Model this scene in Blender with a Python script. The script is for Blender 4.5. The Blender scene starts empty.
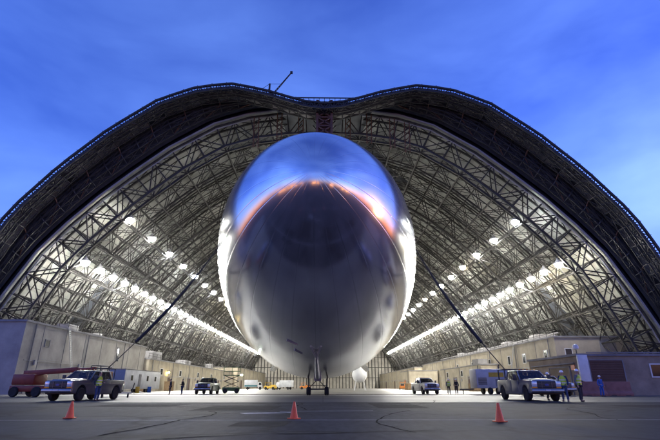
import bpy, bmesh, math, random
from mathutils import Vector, Matrix
random.seed(7)
R = math.radians
sc = bpy.context.scene
COL = sc.collection

# ------------------------------------------------------------------ helpers
class MB:
    """collects shapes and links them as ONE mesh object"""
    def __init__(s): s.v = []; s.f = []; s.mi = []; s.cur = 0
    def add(s, vs, fs):
        b = len(s.v); s.v += [tuple(p) for p in vs]
        for f in fs: s.f.append([i + b for i in f]); s.mi.append(s.cur)
    def box(s, lo, hi):
        x0, y0, z0 = lo; x1, y1, z1 = hi
        s.add([(x0,y0,z0),(x1,y0,z0),(x1,y1,z0),(x0,y1,z0),(x0,y0,z1),(x1,y0,z1),(x1,y1,z1),(x0,y1,z1)],
              [(3,2,1,0),(4,5,6,7),(0,1,5,4),(1,2,6,5),(2,3,7,6),(3,0,4,7)])
    def hexa(s, b, t):
        s.add(list(b) + list(t), [(3,2,1,0),(4,5,6,7),(0,1,5,4),(1,2,6,5),(2,3,7,6),(3,0,4,7)])
    def bar(s, a, b, w, h=None):
        a = Vector(a); b = Vector(b); d = b - a
        if d.length < 1e-6: return
        d.normalize()
        up = Vector((0,0,1)) if abs(d.z) < .9 else Vector((0,1,0))
        u = d.cross(up).normalized() * (w / 2); v = u.cross(d).normalized() * ((h or w) / 2)
        q = [(-1,-1),(1,-1),(1,1),(-1,1)]
        s.hexa([a + u*i + v*j for i, j in q], [b + u*i + v*j for i, j in q])
    def tube(s, pts, r, n=10, caps=True):
        pts = [Vector(p) for p in pts]; m = len(pts); rr = r if isinstance(r, (list, tuple)) else [r]*m
        rings = []; prev = None
        for i, p in enumerate(pts):
            d = (pts[min(i+1, m-1)] - pts[max(i-1, 0)]).normalized()
            if prev is None:
                ref = Vector((0,0,1)) if abs(d.z) < .9 else Vector((1,0,0)); u = d.cross(ref).normalized()
            else: u = (prev - d * prev.dot(d)).normalized()
            prev = u; v = d.cross(u)
            rings.append([p + (u*math.cos(2*math.pi*k/n) + v*math.sin(2*math.pi*k/n)) * rr[i] for k in range(n)])
        vs = [q for ring in rings for q in ring]
        fs = [(i*n+k, i*n+(k+1) % n, (i+1)*n+(k+1) % n, (i+1)*n+k) for i in range(m-1) for k in range(n)]
        if caps: fs += [tuple(range(n-1, -1, -1)), tuple(range((m-1)*n, m*n))]
        s.add(vs, fs)
    def lathe(s, prof, n=24, c=(0,0,0), axis='z'):
        vs = []
        for r, z in prof:
            for k in range(n):
                a = 2*math.pi*k/n; x, y = r*math.cos(a), r*math.sin(a)
                p = (x, y, z) if axis == 'z' else ((z, x, y) if axis == 'x' else (y, z, x))
                vs.append((p[0]+c[0], p[1]+c[1], p[2]+c[2]))
        m = len(prof)
        fs = [(i*n+k, i*n+(k+1) % n, (i+1)*n+(k+1) % n, (i+1)*n+k) for i in range(m-1) for k in range(n)]
        fs += [tuple(range(n-1, -1, -1)), tuple(range((m-1)*n, m*n))]
        s.add(vs, fs)
    def prism(s, poly, x0, x1, taper=None):
        """(y,z) polygon extruded in x; taper(z) shrinks the half width"""
        n = len(poly); t = taper or (lambda y, z: 1)
        vs = [(x0*t(y, z), y, z) for y, z in poly] + [(x1*t(y, z), y, z) for y, z in poly]
        fs = [tuple(range(n)), tuple(range(2*n-1, n-1, -1))] + [(i, n+i, n+(i+1) % n, (i+1) % n) for i in range(n)]
        s.add(vs, fs)
    def build(s, name, mat, parent=None, smooth=False, bevel=0, seg=2, loc=None):
        me = bpy.data.meshes.new(name); me.from_pydata(s.v, [], s.f)
        mats = mat if isinstance(mat, (list, tuple)) else [mat]
        for m in mats: me.materials.append(m)
        if len(mats) > 1: me.polygons.foreach_set('material_index', s.mi)
        bm = bmesh.new(); bm.from_mesh(me)
        bmesh.ops.recalc_face_normals(bm, faces=bm.faces)
        if bevel:
            es = [e for e in bm.edges if len(e.link_faces) == 2 and e.calc_face_angle(0) > R(28)]
            bmesh.ops.bevel(bm, geom=es, offset=bevel, segments=seg, affect='EDGES', profile=.5, clamp_overlap=True)
        bm.to_mesh(me); bm.free()
        if smooth or bevel:
            me.polygons.foreach_set('use_smooth', [True]*len(me.polygons))
            me.set_sharp_from_angle(angle=R(38))
        o = bpy.data.objects.new(name, me); COL.objects.link(o)
        if parent: o.parent = parent
        if loc: o.location = loc
        return o

def tag(o, label=None, cat=None, group=None, kind=None):
    if label: o['label'] = label
    if cat: o['category'] = cat
    if group: o['group'] = group
    if kind: o['kind'] = kind
    return o
def thing(name, label, cat, loc=(0,0,0), rz=0, group=None):
    o = bpy.data.objects.new(name, None); COL.objects.link(o)
    o.empty_display_size = .3; o.location = loc; o.rotation_euler = (0, 0, rz)
    return tag(o, label, cat, group)
def copy_tree(o, parent=None):
    c = o.copy(); COL.objects.link(c); c.parent = parent
    for ch in list(o.children): copy_tree(ch, c)
    return c

# ------------------------------------------------------------------ materials
def mat(name, col, rough=.6, metal=0, noise=0, nscale=3, bump=0, bscale=40, coat=0, spec=None, col2=None, emit=0, ecol=None, trans=0):
    m = bpy.data.materials.new(name); m.use_nodes = True
    nt = m.node_tree; N = nt.nodes; L = nt.links; b = N['Principled BSDF']
    b.inputs['Base Color'].default_value = (*col, 1); b.inputs['Roughness'].default_value = rough
    b.inputs['Metallic'].default_value = metal
    if coat: b.inputs['Coat Weight'].default_value = coat; b.inputs['Coat Roughness'].default_value = .06
    if spec is not None: b.inputs['Specular IOR Level'].default_value = spec
    if emit:
        b.inputs['Emission Color'].default_value = (*(ecol or col), 1); b.inputs['Emission Strength'].default_value = emit
    tc = N.new('ShaderNodeTexCoord')
    if noise or col2:
        n = N.new('ShaderNodeTexNoise'); n.inputs['Scale'].default_value = nscale; n.inputs['Detail'].default_value = 6
        n.inputs['Roughness'].default_value = .65
        L.new(tc.outputs['Object'], n.inputs['Vector'])
        r = N.new('ShaderNodeValToRGB'); e = r.color_ramp.elements
        e[0].position = .32; e[1].position = .7
        c2 = col2 or tuple(c*(1-noise) for c in col)
        e[0].color = (*c2, 1); e[1].color = (*col, 1)
        L.new(n.outputs['Fac'], r.inputs['Fac']); L.new(r.outputs['Color'], b.inputs['Base Color'])
        mr = N.new('ShaderNodeMapRange'); mr.inputs['To Min'].default_value = min(1, rough*1.25); mr.inputs['To Max'].default_value = rough*.8
        L.new(n.outputs['Fac'], mr.inputs['Value']); L.new(mr.outputs['Result'], b.inputs['Roughness'])
    if bump:
        n2 = N.new('ShaderNodeTexNoise'); n2.inputs['Scale'].default_value = bscale; n2.inputs['Detail'].default_value = 4
        L.new(tc.outputs['Object'], n2.inputs['Vector'])
        bp = N.new('ShaderNodeBump'); bp.inputs['Strength'].default_value = bump; bp.inputs['Distance'].default_value = .02
        L.new(n2.outputs['Fac'], bp.inputs['Height']); L.new(bp.outputs['Normal'], b.inputs['Normal'])
    return m

M = {}
M['steel'] = mat('painted_steel', (.045,.042,.04), .65, 0, .5, .8)
M['rust_steel'] = mat('oxide_steel', (.16,.075,.045), .7, 0, .5, 1.2)
M['rim'] = mat('mouth_trim', (.42,.41,.42), .5, 0, .35, .6)
M['dark_panel'] = mat('shaded_dark_panel', (.035,.036,.045), .75, 0, .5, .5)  # shade of the unlit inner door face, put into the colour
M['door_panel'] = mat('door_panel', (.30,.285,.26), .7, 0, .55, .5)
M['skin_out'] = mat('outer_skin', (.10,.11,.13), .55, .2, .4, .3)
M['cream'] = mat('cream_wall', (.50,.44,.33), .8, 0, .35, .35, .15, 6)
M['pale_wall'] = mat('pale_wall', (.46,.43,.38), .8, 0, .4, .3, .15, 6)
M['tan_wall'] = mat('tan_wall', (.36,.28,.20), .8, 0, .45, .5, .15, 6)
M['grey_wall'] = mat('grey_wall', (.30,.29,.29), .8, 0, .4, .4)
M['brown_door'] = mat('brown_roll_door', (.10,.045,.03), .6, 0, .3, 1)
M['white'] = mat('white_paint', (.72,.72,.70), .45, 0, .2, 1.5)
M['trailer_white'] = mat('trailer_white', (.55,.56,.58), .45, 0, .3, .8)
M['trailer_blue'] = mat('trailer_blue_end', (.25,.32,.48), .5, 0, .3, .8)
M['glass'] = mat('dark_glass', (.015,.018,.022), .08, 0, spec=.5)
M['cabglass'] = mat('tinted_cab_glass', (.01,.013,.016), .05, 0, spec=.5); M['cabglass'].node_tree.nodes['Principled BSDF'].inputs['Alpha'].default_value = .5
M['black'] = mat('black_rubber', (.018,.018,.02), .8, 0, .3, 8)
M['plastic'] = mat('black_plastic', (.03,.03,.033), .5)
M['chrome'] = mat('chrome', (.32,.32,.33), .3, .8)
M['grey_trim'] = mat('grey_trim', (.09,.09,.1), .35, .6)
M['alloy'] = mat('wheel_alloy', (.45,.46,.48), .3, .9)
M['silver'] = mat('silver_paint', (.20,.21,.23), .32, .4, .12, 3, coat=.6)
M['grey_paint'] = mat('grey_paint', (.12,.125,.14), .34, .4, .15, 3, coat=.6)
M['darkgreen_paint'] = mat('dark_green_paint', (.035,.05,.04), .3, .2, .2, 3, coat=.6)
M['white_truck'] = mat('white_truck_paint', (.62,.62,.62), .3, 0, .15, 2, coat=.6)
M['headlamp'] = mat('headlamp_glass', (.75,.77,.8), .12, .3)
M['amber'] = mat('amber_lens', (.8,.3,.03), .25)
M['red_lens'] = mat('red_lens', (.5,.02,.015), .25)
M['badge'] = mat('blue_badge', (.03,.06,.22), .3)
M['red'] = mat('red_machine_paint', (.22,.025,.015), .45, 0, .35, 2)
M['orange'] = mat('orange_machine_paint', (.62,.20,.03), .45, 0, .3, 2)
M['yellow'] = mat('yellow_machine_paint', (.65,.42,.04), .45, 0, .3, 2)
M['cone'] = mat('cone_orange_red', (.95,.13,.02), .45, 0, .18, 20)
M['barrier'] = mat('brick_red_barrier', (.30,.13,.10), .75, 0, .3, 2)
M['skin'] = mat('skin', (.45,.27,.19), .55)
M['hair'] = mat('hair', (.03,.02,.015), .6)
M['jeans'] = mat('denim', (.05,.08,.17), .85, 0, .3, 12)
M['dark_cloth'] = mat('dark_cloth', (.03,.032,.038), .85, 0, .3, 12)
M['navy_cloth'] = mat('navy_cloth', (.03,.05,.12), .85, 0, .3, 12)
M['blue_cloth'] = mat('bright_blue_cloth', (.04,.13,.45), .8, 0, .25, 12)
M['grey_cloth'] = mat('grey_cloth', (.16,.16,.17), .85, 0, .3, 12)
M['hivis'] = mat('hi_vis_yellow', (.62,.78,.06), .6, 0, .15, 12)
M['reflective'] = mat('reflective_tape', (.7,.7,.7), .3, .2)
M['hat'] = mat('white_hard_hat', (.8,.8,.8), .3)
M['boot'] = mat('leather_boot', (.05,.032,.02), .7)
M['rope'] = mat('dark_rope', (.03,.03,.032), .8)
M['balloon'] = mat('white_balloon', (.78,.78,.76), .45, 0, .08, 1)
M['lampglow'] = mat('floodlight_glow', (1,.98,.9), .5, emit=130, ecol=(1,.98,.9))
M['sodium'] = mat('sodium_glow', (1,.5,.15), .5, emit=260, ecol=(1,.36,.09))
M['warmglow'] = mat('wall_lamp_glow', (1,.8,.3), .5, emit=30, ecol=(1,.72,.22))
M['worklight'] = mat('work_light_glow', (.9,1,.85), .5, emit=55, ecol=(.85,1,.8))
M['track_steel'] = mat('rail_steel', (.2,.17,.15), .4, .8, .4, 3)
M['line_paint'] = mat('worn_line_paint', (.26,.27,.29), .7, 0, .6, 5)

def ground_mats():
    # asphalt with patches, cracks and stains
    m = mat('apron_asphalt', (.05,.05,.052), .6); N = m.node_tree.nodes; L = m.node_tree.links; b = N['Principled BSDF']
    tc = N.new('ShaderNodeTexCoord')
    n1 = N.new('ShaderNodeTexNoise'); n1.inputs['Scale'].default_value = .22; n1.inputs['Detail'].default_value = 8; n1.inputs['Roughness'].default_value = .7
    n2 = N.new('ShaderNodeTexNoise'); n2.inputs['Scale'].default_value = 9; n2.inputs['Detail'].default_value = 5
    vo = N.new('ShaderNodeTexVoronoi'); vo.feature = 'DISTANCE_TO_EDGE'; vo.inputs['Scale'].default_value = .16
    mpg = N.new('ShaderNodeMapping'); mpg.inputs['Scale'].default_value = (1,.3,1); L.new(tc.outputs['Object'], mpg.inputs['Vector'])
    n2.inputs['Scale'].default_value = 5
    for n in (n1, n2): L.new(mpg.outputs['Vector'], n.inputs['Vector'])
    wv = N.new('ShaderNodeVectorMath'); wv.operation = 'MULTIPLY_ADD'; wv.inputs[1].default_value = (1.6,1.6,0)
    nz = N.new('ShaderNodeTexNoise'); nz.inputs['Scale'].default_value = .8; nz.inputs['Detail'].default_value = 5
    L.new(tc.outputs['Object'], nz.inputs['Vector']); L.new(nz.outputs['Color'], wv.inputs[0]); L.new(tc.outputs['Object'], wv.inputs[2])
    L.new(wv.outputs[0], vo.inputs['Vector'])
    r1 = N.new('ShaderNodeValToRGB'); e = r1.color_ramp.elements
    e[0].position = .3; e[0].color = (.014,.014,.016,1); e[1].position = .68; e[1].color = (.055,.055,.058,1)
    L.new(n1.outputs['Fac'], r1.inputs['Fac'])
    mx = N.new('ShaderNodeMixRGB'); mx.blend_type = 'OVERLAY'; mx.inputs['Fac'].default_value = .55
    L.new(r1.outputs['Color'], mx.inputs[1]); L.new(n2.outputs['Fac'], mx.inputs[2])
    rc = N.new('ShaderNodeValToRGB'); e = rc.color_ramp.elements
    e[0].position = .0; e[0].color = (.25,.25,.25,1); e[1].position = .03; e[1].color = (1,1,1,1)
    L.new(vo.outputs['Distance'], rc.inputs['Fac'])
    m2 = N.new('ShaderNodeMixRGB'); m2.blend_type = 'MULTIPLY'; m2.inputs['Fac'].default_value = .8
    L.new(mx.outputs['Color'], m2.inputs[1]); L.new(rc.outputs['Color'], m2.inputs[2]); L.new(m2.outputs['Color'], b.inputs['Base Color'])
    mr = N.new('ShaderNodeMapRange'); mr.inputs['To Min'].default_value = .55; mr.inputs['To Max'].default_value = .85; b.inputs['Specular IOR Level'].default_value = .03
    L.new(n1.outputs['Fac'], mr.inputs['Value']); L.new(mr.outputs['Result'], b.inputs['Roughness'])
    bp = N.new('ShaderNodeBump'); bp.inputs['Strength'].default_value = .5; bp.inputs['Distance'].default_value = .012
    n3 = N.new('ShaderNodeTexNoise'); n3.inputs['Scale'].default_value = 60; L.new(tc.outputs['Object'], n3.inputs['Vector'])
    L.new(n3.outputs['Fac'], bp.inputs['Height']); L.new(bp.outputs['Normal'], b.inputs['Normal'])
    M['asphalt'] = m
    # concrete hangar floor in slabs
    m = mat('hangar_concrete', (.3,.28,.25), .5); N = m.node_tree.nodes; L = m.node_tree.links; b = N['Principled BSDF']
    tc = N.new('ShaderNodeTexCoord'); n1 = N.new('ShaderNodeTexNoise'); n1.inputs['Scale'].default_value = .15; n1.inputs['Detail'].default_value = 8
    L.new(tc.outputs['Object'], n1.inputs['Vector'])
    r1 = N.new('ShaderNodeValToRGB'); e = r1.color_ramp.elements
    e[0].position = .3; e[0].color = (.10,.096,.088,1); e[1].position = .7; e[1].color = (.20,.19,.17,1); L.new(n1.outputs['Fac'], r1.inputs['Fac'])
    br = N.new('ShaderNodeTexBrick'); br.inputs['Scale'].default_value = 1; br.inputs['Brick Width'].default_value = 6; br.inputs['Row Height'].default_value = 6; br.offset = 0
    br.inputs['Mortar Size'].default_value = .03; br.inputs['Color1'].default_value = (1,1,1,1); br.inputs['Color2'].default_value = (.86,.86,.86,1); br.inputs['Mortar'].default_value = (.4,.4,.4,1)
    L.new(tc.outputs['Object'], br.inputs['Vector'])
    mx = N.new('ShaderNodeMixRGB'); mx.blend_type = 'MULTIPLY'; mx.inputs['Fac'].default_value = 1
    L.new(r1.outputs['Color'], mx.inputs[1]); L.new(br.outputs['Color'], mx.inputs[2]); L.new(mx.outputs['Color'], b.inputs['Base Color'])
    M['concrete'] = m
    m = m.copy(); m.name = 'light_falloff_concrete'  # darker copy: fading lamp light put into the concrete colour
    for nd in m.node_tree.nodes:
        if nd.type == 'VALTORGB': nd.color_ramp.elements[0].color = (.07,.068,.064,1); nd.color_ramp.elements[1].color = (.14,.135,.125,1)
    m.node_tree.nodes['Principled BSDF'].inputs['Specular IOR Level'].default_value = .04
    M['falloff_concrete'] = m
    # ribbed roof sheeting of the hangar, in worn panels
    m = mat('roof_sheet', (.4,.37,.3), .75); N = m.node_tree.nodes; L = m.node_tree.links; b = N['Principled BSDF']
    tc = N.new('ShaderNodeTexCoord')
    wn = N.new('ShaderNodeTexNoise'); wn.inputs['Scale'].default_value = .12; wn.inputs['Detail'].default_value = 7; wn.inputs['Roughness'].default_value = .7
    L.new(tc.outputs['Object'], wn.inputs['Vector'])
    r1 = N.new('ShaderNodeValToRGB'); e = r1.color_ramp.elements
    e[0].position = .34; e[0].color = (.25,.255,.23,1); e[1].position = .66; e[1].color = (.54,.545,.49,1); L.new(wn.outputs['Fac'], r1.inputs['Fac'])
    L.new(r1.outputs['Color'], b.inputs['Base Color'])
    wv = N.new('ShaderNodeTexWave'); wv.wave_type = 'BANDS'; wv.bands_direction = 'Y'; wv.inputs['Scale'].default_value = 1.1
    L.new(tc.outputs['Object'], wv.inputs['Vector'])
    bp = N.new('ShaderNodeBump'); bp.inputs['Strength'].default_value = .8; bp.inputs['Distance'].default_value = .06
    L.new(wv.outputs['Fac'], bp.inputs['Height']); L.new(bp.outputs['Normal'], b.inputs['Normal'])
    M['sheet'] = m
    # silver hull film with gore seams
    m = mat('silver_hull_film', (.78,.79,.81), .13, .92); N = m.node_tree.nodes; L = m.node_tree.links; b = N['Principled BSDF']
    tc = N.new('ShaderNodeTexCoord'); sp = N.new('ShaderNodeSeparateXYZ'); L.new(tc.outputs['Object'], sp.inputs[0])
    at = N.new('ShaderNodeMath'); at.operation = 'ARCTAN2'; L.new(sp.outputs['X'], at.inputs[0]); L.new(sp.outputs['Z'], at.inputs[1])
    ml = N.new('ShaderNodeMath'); ml.operation = 'MULTIPLY'; ml.inputs[1].default_value = 28/(2*math.pi); L.new(at.outputs[0], ml.inputs[0])
    fr = N.new('ShaderNodeMath'); fr.operation = 'FRACT'; L.new(ml.outputs[0], fr.inputs[0])
    pp = N.new('ShaderNodeMath'); pp.operation = 'PINGPONG'; pp.inputs[1].default_value = .5; L.new(fr.outputs[0], pp.inputs[0])
    sm = N.new('ShaderNodeMapRange'); sm.inputs['From Min'].default_value = 0; sm.inputs['From Max'].default_value = .035; L.new(pp.outputs[0], sm.inputs['Value'])
    ns = N.new('ShaderNodeTexNoise'); ns.inputs['Scale'].default_value = .35; ns.inputs['Detail'].default_value = 4; L.new(tc.outputs['Object'], ns.inputs['Vector'])
    ad = N.new('ShaderNodeMath'); ad.operation = 'MULTIPLY_ADD'; ad.inputs[1].default_value = 2.2
    L.new(ns.outputs['Fac'], ad.inputs[0]); L.new(sm.outputs['Result'], ad.inputs[2])
    bp = N.new('ShaderNodeBump'); bp.inputs['Strength'].default_value = .16; bp.inputs['Distance'].default_value = .05
    L.new(ad.outputs[0], bp.inputs['Height']); L.new(bp.outputs['Normal'], b.inputs['Normal'])
    cr = N.new('ShaderNodeMixRGB'); cr.inputs[1].default_value = (.62,.63,.65,1); cr.inputs[2].default_value = (.78,.79,.81,1)
    L.new(sm.outputs['Result'], cr.inputs['Fac']); L.new(cr.outputs['Color'], b.inputs['Base Color'])
    rg = N.new('ShaderNodeMapRange'); rg.inputs['To Min'].default_value = .10; rg.inputs['To Max'].default_value = .26; L.new(ns.outputs['Fac'], rg.inputs['Value'])
    L.new(rg.outputs['Result'], b.inputs['Roughness'])
    M['hull'] = m
ground_mats()

# ------------------------------------------------------------------ world, sun, camera
SUN_EL, SUN_AZ = 1.5, 74.0       # azimuth clockwise from +Y: low on the right, out of frame
w = bpy.data.worlds.new('World'); sc.world = w; w.use_nodes = True
nt = w.node_tree; N = nt.nodes; L = nt.links
bg = N['Background']
sky = N.new('ShaderNodeTexSky'); sky.sky_type = 'NISHITA'; sky.sun_disc = False
sky.sun_elevation = R(SUN_EL); sky.sun_rotation = R(SUN_AZ); sky.ozone_density = 4.5; sky.air_density = 1.0; sky.dust_density = .25
tint = N.new('ShaderNodeMixRGB'); tint.blend_type = 'MULTIPLY'; tint.inputs['Fac'].default_value = 1
tint.inputs[2].default_value = (3.7,2.1,3.3,1)
tc = N.new('ShaderNodeTexCoord')
mp = N.new('ShaderNodeMapping'); mp.inputs['Scale'].default_value = (1,1,2.6)
cn = N.new('ShaderNodeTexNoise'); cn.inputs['Scale'].default_value = 1.9; cn.inputs['Detail'].default_value = 5; cn.inputs['Roughness'].default_value = .5
cn.inputs['Distortion'].default_value = .3
L.new(tc.outputs['Generated'], mp.inputs['Vector']); L.new(mp.outputs['Vector'], cn.inputs['Vector'])
cr = N.new('ShaderNodeValToRGB'); e = cr.color_ramp.elements
e[0].position = .35; e[0].color = (.72,.74,.82,1); e[1].position = .7; e[1].color = (2.1,1.7,1.25,1)
L.new(cn.outputs['Fac'], cr.inputs['Fac'])
cl = N.new('ShaderNodeMixRGB'); cl.blend_type = 'MULTIPLY'; cl.inputs['Fac'].default_value = 1
L.new(sky.outputs['Color'], tint.inputs[1]); L.new(tint.outputs['Color'], cl.inputs[1]); L.new(cr.outputs['Color'], cl.inputs[2])
# afterglow band round the sunset, out of frame on the right
gd = N.new('ShaderNodeVectorMath'); gd.operation = 'DOT_PRODUCT'; gd.inputs[1].default_value = (math.sin(R(SUN_AZ)), math.cos(R(SUN_AZ)), 0)
L.new(tc.outputs['Generated'], gd.inputs[0])
ga = N.new('ShaderNodeMapRange'); ga.interpolation_type = 'SMOOTHSTEP'; ga.inputs['From Min'].default_value = .76; ga.inputs['From Max'].default_value = 1.0
L.new(gd.outputs['Value'], ga.inputs['Value'])
gs = N.new('ShaderNodeSeparateXYZ'); L.new(tc.outputs['Generated'], gs.inputs[0])
gz = N.new('ShaderNodeMapRange'); gz.interpolation_type = 'SMOOTHSTEP'; gz.inputs['From Min'].default_value = .17; gz.inputs['From Max'].default_value = .0
L.new(gs.outputs['Z'], gz.inputs['Value'])
gm_ = N.new('ShaderNodeMath'); gm_.operation = 'MULTIPLY'; L.new(ga.outputs['Result'], gm_.inputs[0]); L.new(gz.outputs['Result'], gm_.inputs[1])
gx = N.new('ShaderNodeMixRGB'); gx.blend_type = 'MIX'; gx.inputs[2].default_value = (3.3,.85,.16,1)
L.new(gm_.outputs[0], gx.inputs['Fac']); L.new(cl.outputs['Color'], gx.inputs[1])
L.new(gx.outputs['Color'], bg.inputs['Color']); bg.inputs['Strength'].default_value = .15

sd = bpy.data.lights.new('sun', 'SUN'); sd.energy = .03; sd.angle = R(2.5); sd.color = (1,.58,.32)
so = bpy.data.objects.new('sun', sd); COL.objects.link(so)
dv = Vector((math.sin(R(SUN_AZ))*math.cos(R(SUN_EL)), math.cos(R(SUN_AZ))*math.cos(R(SUN_EL)), math.sin(R(SUN_EL))))
so.rotation_euler = dv.to_track_quat('Z', 'Y').to_euler(); so.location = dv*80

cd = bpy.data.cameras.new('camera'); cam = bpy.data.objects.new('camera', cd); COL.objects.link(cam)
cd.sensor_width = 36; cd.lens = 445/660*36; cd.clip_start = .1; cd.clip_end = 6000
cam.location = (0, 0, .85); cam.rotation_euler = (R(90+20.57), 0, R(-.844)); sc.camera = cam
sc.render.engine = 'CYCLES'
sc.view_settings.view_transform = 'Standard'; sc.view_settings.look = 'None'; sc.view_settings.exposure = 1.5; sc.view_settings.gamma = 1

# ------------------------------------------------------------------ ground
b = MB(); b.add([(-3000,-3000,0),(3000,-3000,0),(3000,3000,0),(-3000,3000,0)], [(0,1,2,3)])
tag(b.build('ground', M['asphalt']), kind='structure')
b = MB(); b.add([(-51,49,.004),(51,49,.004),(51,292,.004),(-51,292,.004)], [(0,1,2,3)])
tag(b.build('hangar_floor', M['concrete']), kind='structure')
b = MB(); b.add([(-60,28.4,.004),(60,28.4,.004),(60,49,.004),(-60,49,.004)], [(0,1,2,3)])  # added strip, painted mid tone for light spilling out of the mouth
tag(b.build('light_falloff_strip', M['falloff_concrete']), kind='structure')
b = MB()
b.add([(-26,13.35,.004),(30,13.15,.004),(30,13.25,.004),(-26,13.45,.004)], [(0,1,2,3)])
b.add([(-2.6,16.2,.004),(-.9,16.9,.004),(-1.0,17.5,.004),(-2.9,16.9,.004)], [(0,1,2,3)])
b.add([(-1.6,17.9,.004),(1.9,18.2,.004),(1.9,18.36,.004),(-1.6,18.06,.004)], [(0,1,2,3)])
b.add([(-30,24.0,.004),(34,24.4,.004),(34,24.52,.004),(-30,24.12,.004)], [(0,1,2,3)])
tag(b.build('painted_markings', M['line_paint']), kind='structure')
prng = random.Random(11)
b = MB()     # repair patches and sealed cracks on the apron
M['patch'] = mat('asphalt_patch', (.021,.021,.022), .85, 0, .4, 3, spec=.03)
M['sealant'] = mat('crack_sealant', (.006,.006,.007), .95, 0, spec=.01)
for x, y, w_, l_ in ((-5.2,18.5,3.2,4.5),(2.4,20.5,2.2,6),(-11,22,4,3.5),(-2.2,11.2,1.3,1.6),(14,21,5,3)):
    b.add([(x,y,.003),(x+w_,y+.1,.003),(x+w_+.1,y+l_,.003),(x+.05,y+l_-.1,.003)], [(0,1,2,3)])
tag(b.build('asphalt_patches', M['patch']), kind='structure')
b = MB()
for q in range(16):
    x, y = prng.uniform(-16,18), prng.uniform(7.5,28); a = prng.choice((0, 0, 1.4, 1.6)) + prng.uniform(-.25,.25); pts = []
    for k in range(14):
        pts.append(Vector((x,y,.006))); a += prng.uniform(-.25,.25); x += .7*math.cos(a); y += .7*math.sin(a)
    for p, q_ in zip(pts, pts[1:]):
        d = (q_-p).normalized(); n_ = Vector((-d.y, d.x, 0))*prng.uniform(.015,.04); b.add([p-n_, q_-n_, q_+n_, p+n_], [(0,1,2,3)])
tag(b.build('sealed_cracks', M['sealant']), kind='structure')
b = MB()
for rr in (0, 1.5):
    pts = [(55*math.cos(R(a))*1.0, 66 - (9+rr)*math.sin(R(a)), 0) for a in range(0, 181, 6)]
    for p, q in zip(pts, pts[1:]): b.bar((p[0],p[1],.01), (q[0],q[1],.01), .09, .03)
tag(b.build('door_track', M['track_steel']), kind='structure')
b = MB()   # low rising ground far behind the photographer, mirrored in the hull
n = 60
for i in range(n):
    a0 = R(100 + 160*i/n); a1 = R(100 + 160*(i+1)/n)
    h = [14 + 9*math.sin(j*.9) + 6*math.sin(j*2.3+1) for j in (i, i+1)]
    p = lambda a, d, z: (math.sin(a)*d, math.cos(a)*d, z)
    b.add([p(a0,600,-1), p(a1,600,-1), p(a1,660,h[1]), p(a0,660,h[0]), p(a0,800,-1), p(a1,800,-1)], [(0,1,2,3),(3,2,5,4)])
tag(b.build('hills', mat('dark_scrub', (.03,.035,.025), .9, 0, .5, .02)), kind='structure')

# ------------------------------------------------------------------ hangar
HALF = [(51.3,0),(50.2,4.5),(48.6,9),(46.3,14),(43.2,20),(39.6,24.6),(35.6,29),(31.0,33.3),(25.6,38.0),(18.6,42.6),(12.8,44.6),(6.5,45.6),(0,45.9)]
PROF = [(-x, z) for x, z in HALF] + [(x, z) for x, z in reversed(HALF[:-1])]
NP = len(PROF)
def normals(pr):
    out = []
    for i in range(len(pr)):
        a = Vector(pr[max(i-1,0)]); c = Vector(pr[min(i+1,len(pr)-1)]); d = (c-a).normalized()
        out.append(Vector((d.y, -d.x)))       # points into the hangar (towards the axis)
    return out
NRM = normals(PROF)
def off(i, d):
    p = PROF[i]; n = NRM[i]; return (p[0] + n.x*d, p[1] + n.y*d)
Y0, Y1, BAY = 65.0, 289.0, 8.0
NB = int((Y1-Y0)/BAY)
hangar = thing('hangar', 'giant arched airship hangar with lit lattice trusses and open curved doors', 'hangar', (0, Y0, 0))
def loft(b, curves, closed=False):
    m = len(curves[0])
    vs = [p for c in curves for p in c]
    fs = [(i*m+k, i*m+k+1, (i+1)*m+k+1, (i+1)*m+k) for i in range(len(curves)-1) for k in range(m-1)]
    if closed: i = len(curves)-1; fs += [(i*m+k, i*m+k+1, k+1, k) for k in range(m-1)]
    b.add(vs, fs)
b = MB(); b.cur = 0
L_ = Y1 - Y0
loft(b, [[(*[off(i,0)[0]], y, off(i,0)[1]) for i in range(NP)] for y in (0, L_)])
b.cur = 1
loft(b, [[(off(i,-.5)[0], y, off(i,-.5)[1]) for i in range(NP)] for y in (0, L_)])
shell = b.build('roof_shell', [M['sheet'], M['skin_out']], hangar)
# doubled bright rim round the mouth
b = MB()
for d, y, wd in ((.1,-.1,.24),(.85,.5,.16)):
    for i in range(NP-1):
        p, q = off(i,d), off(i+1,d); b.bar((p[0],y,p[1]), (q[0],y,q[1]), wd, wd)
b.build('mouth_rim', M['rim'], hangar)
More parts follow.
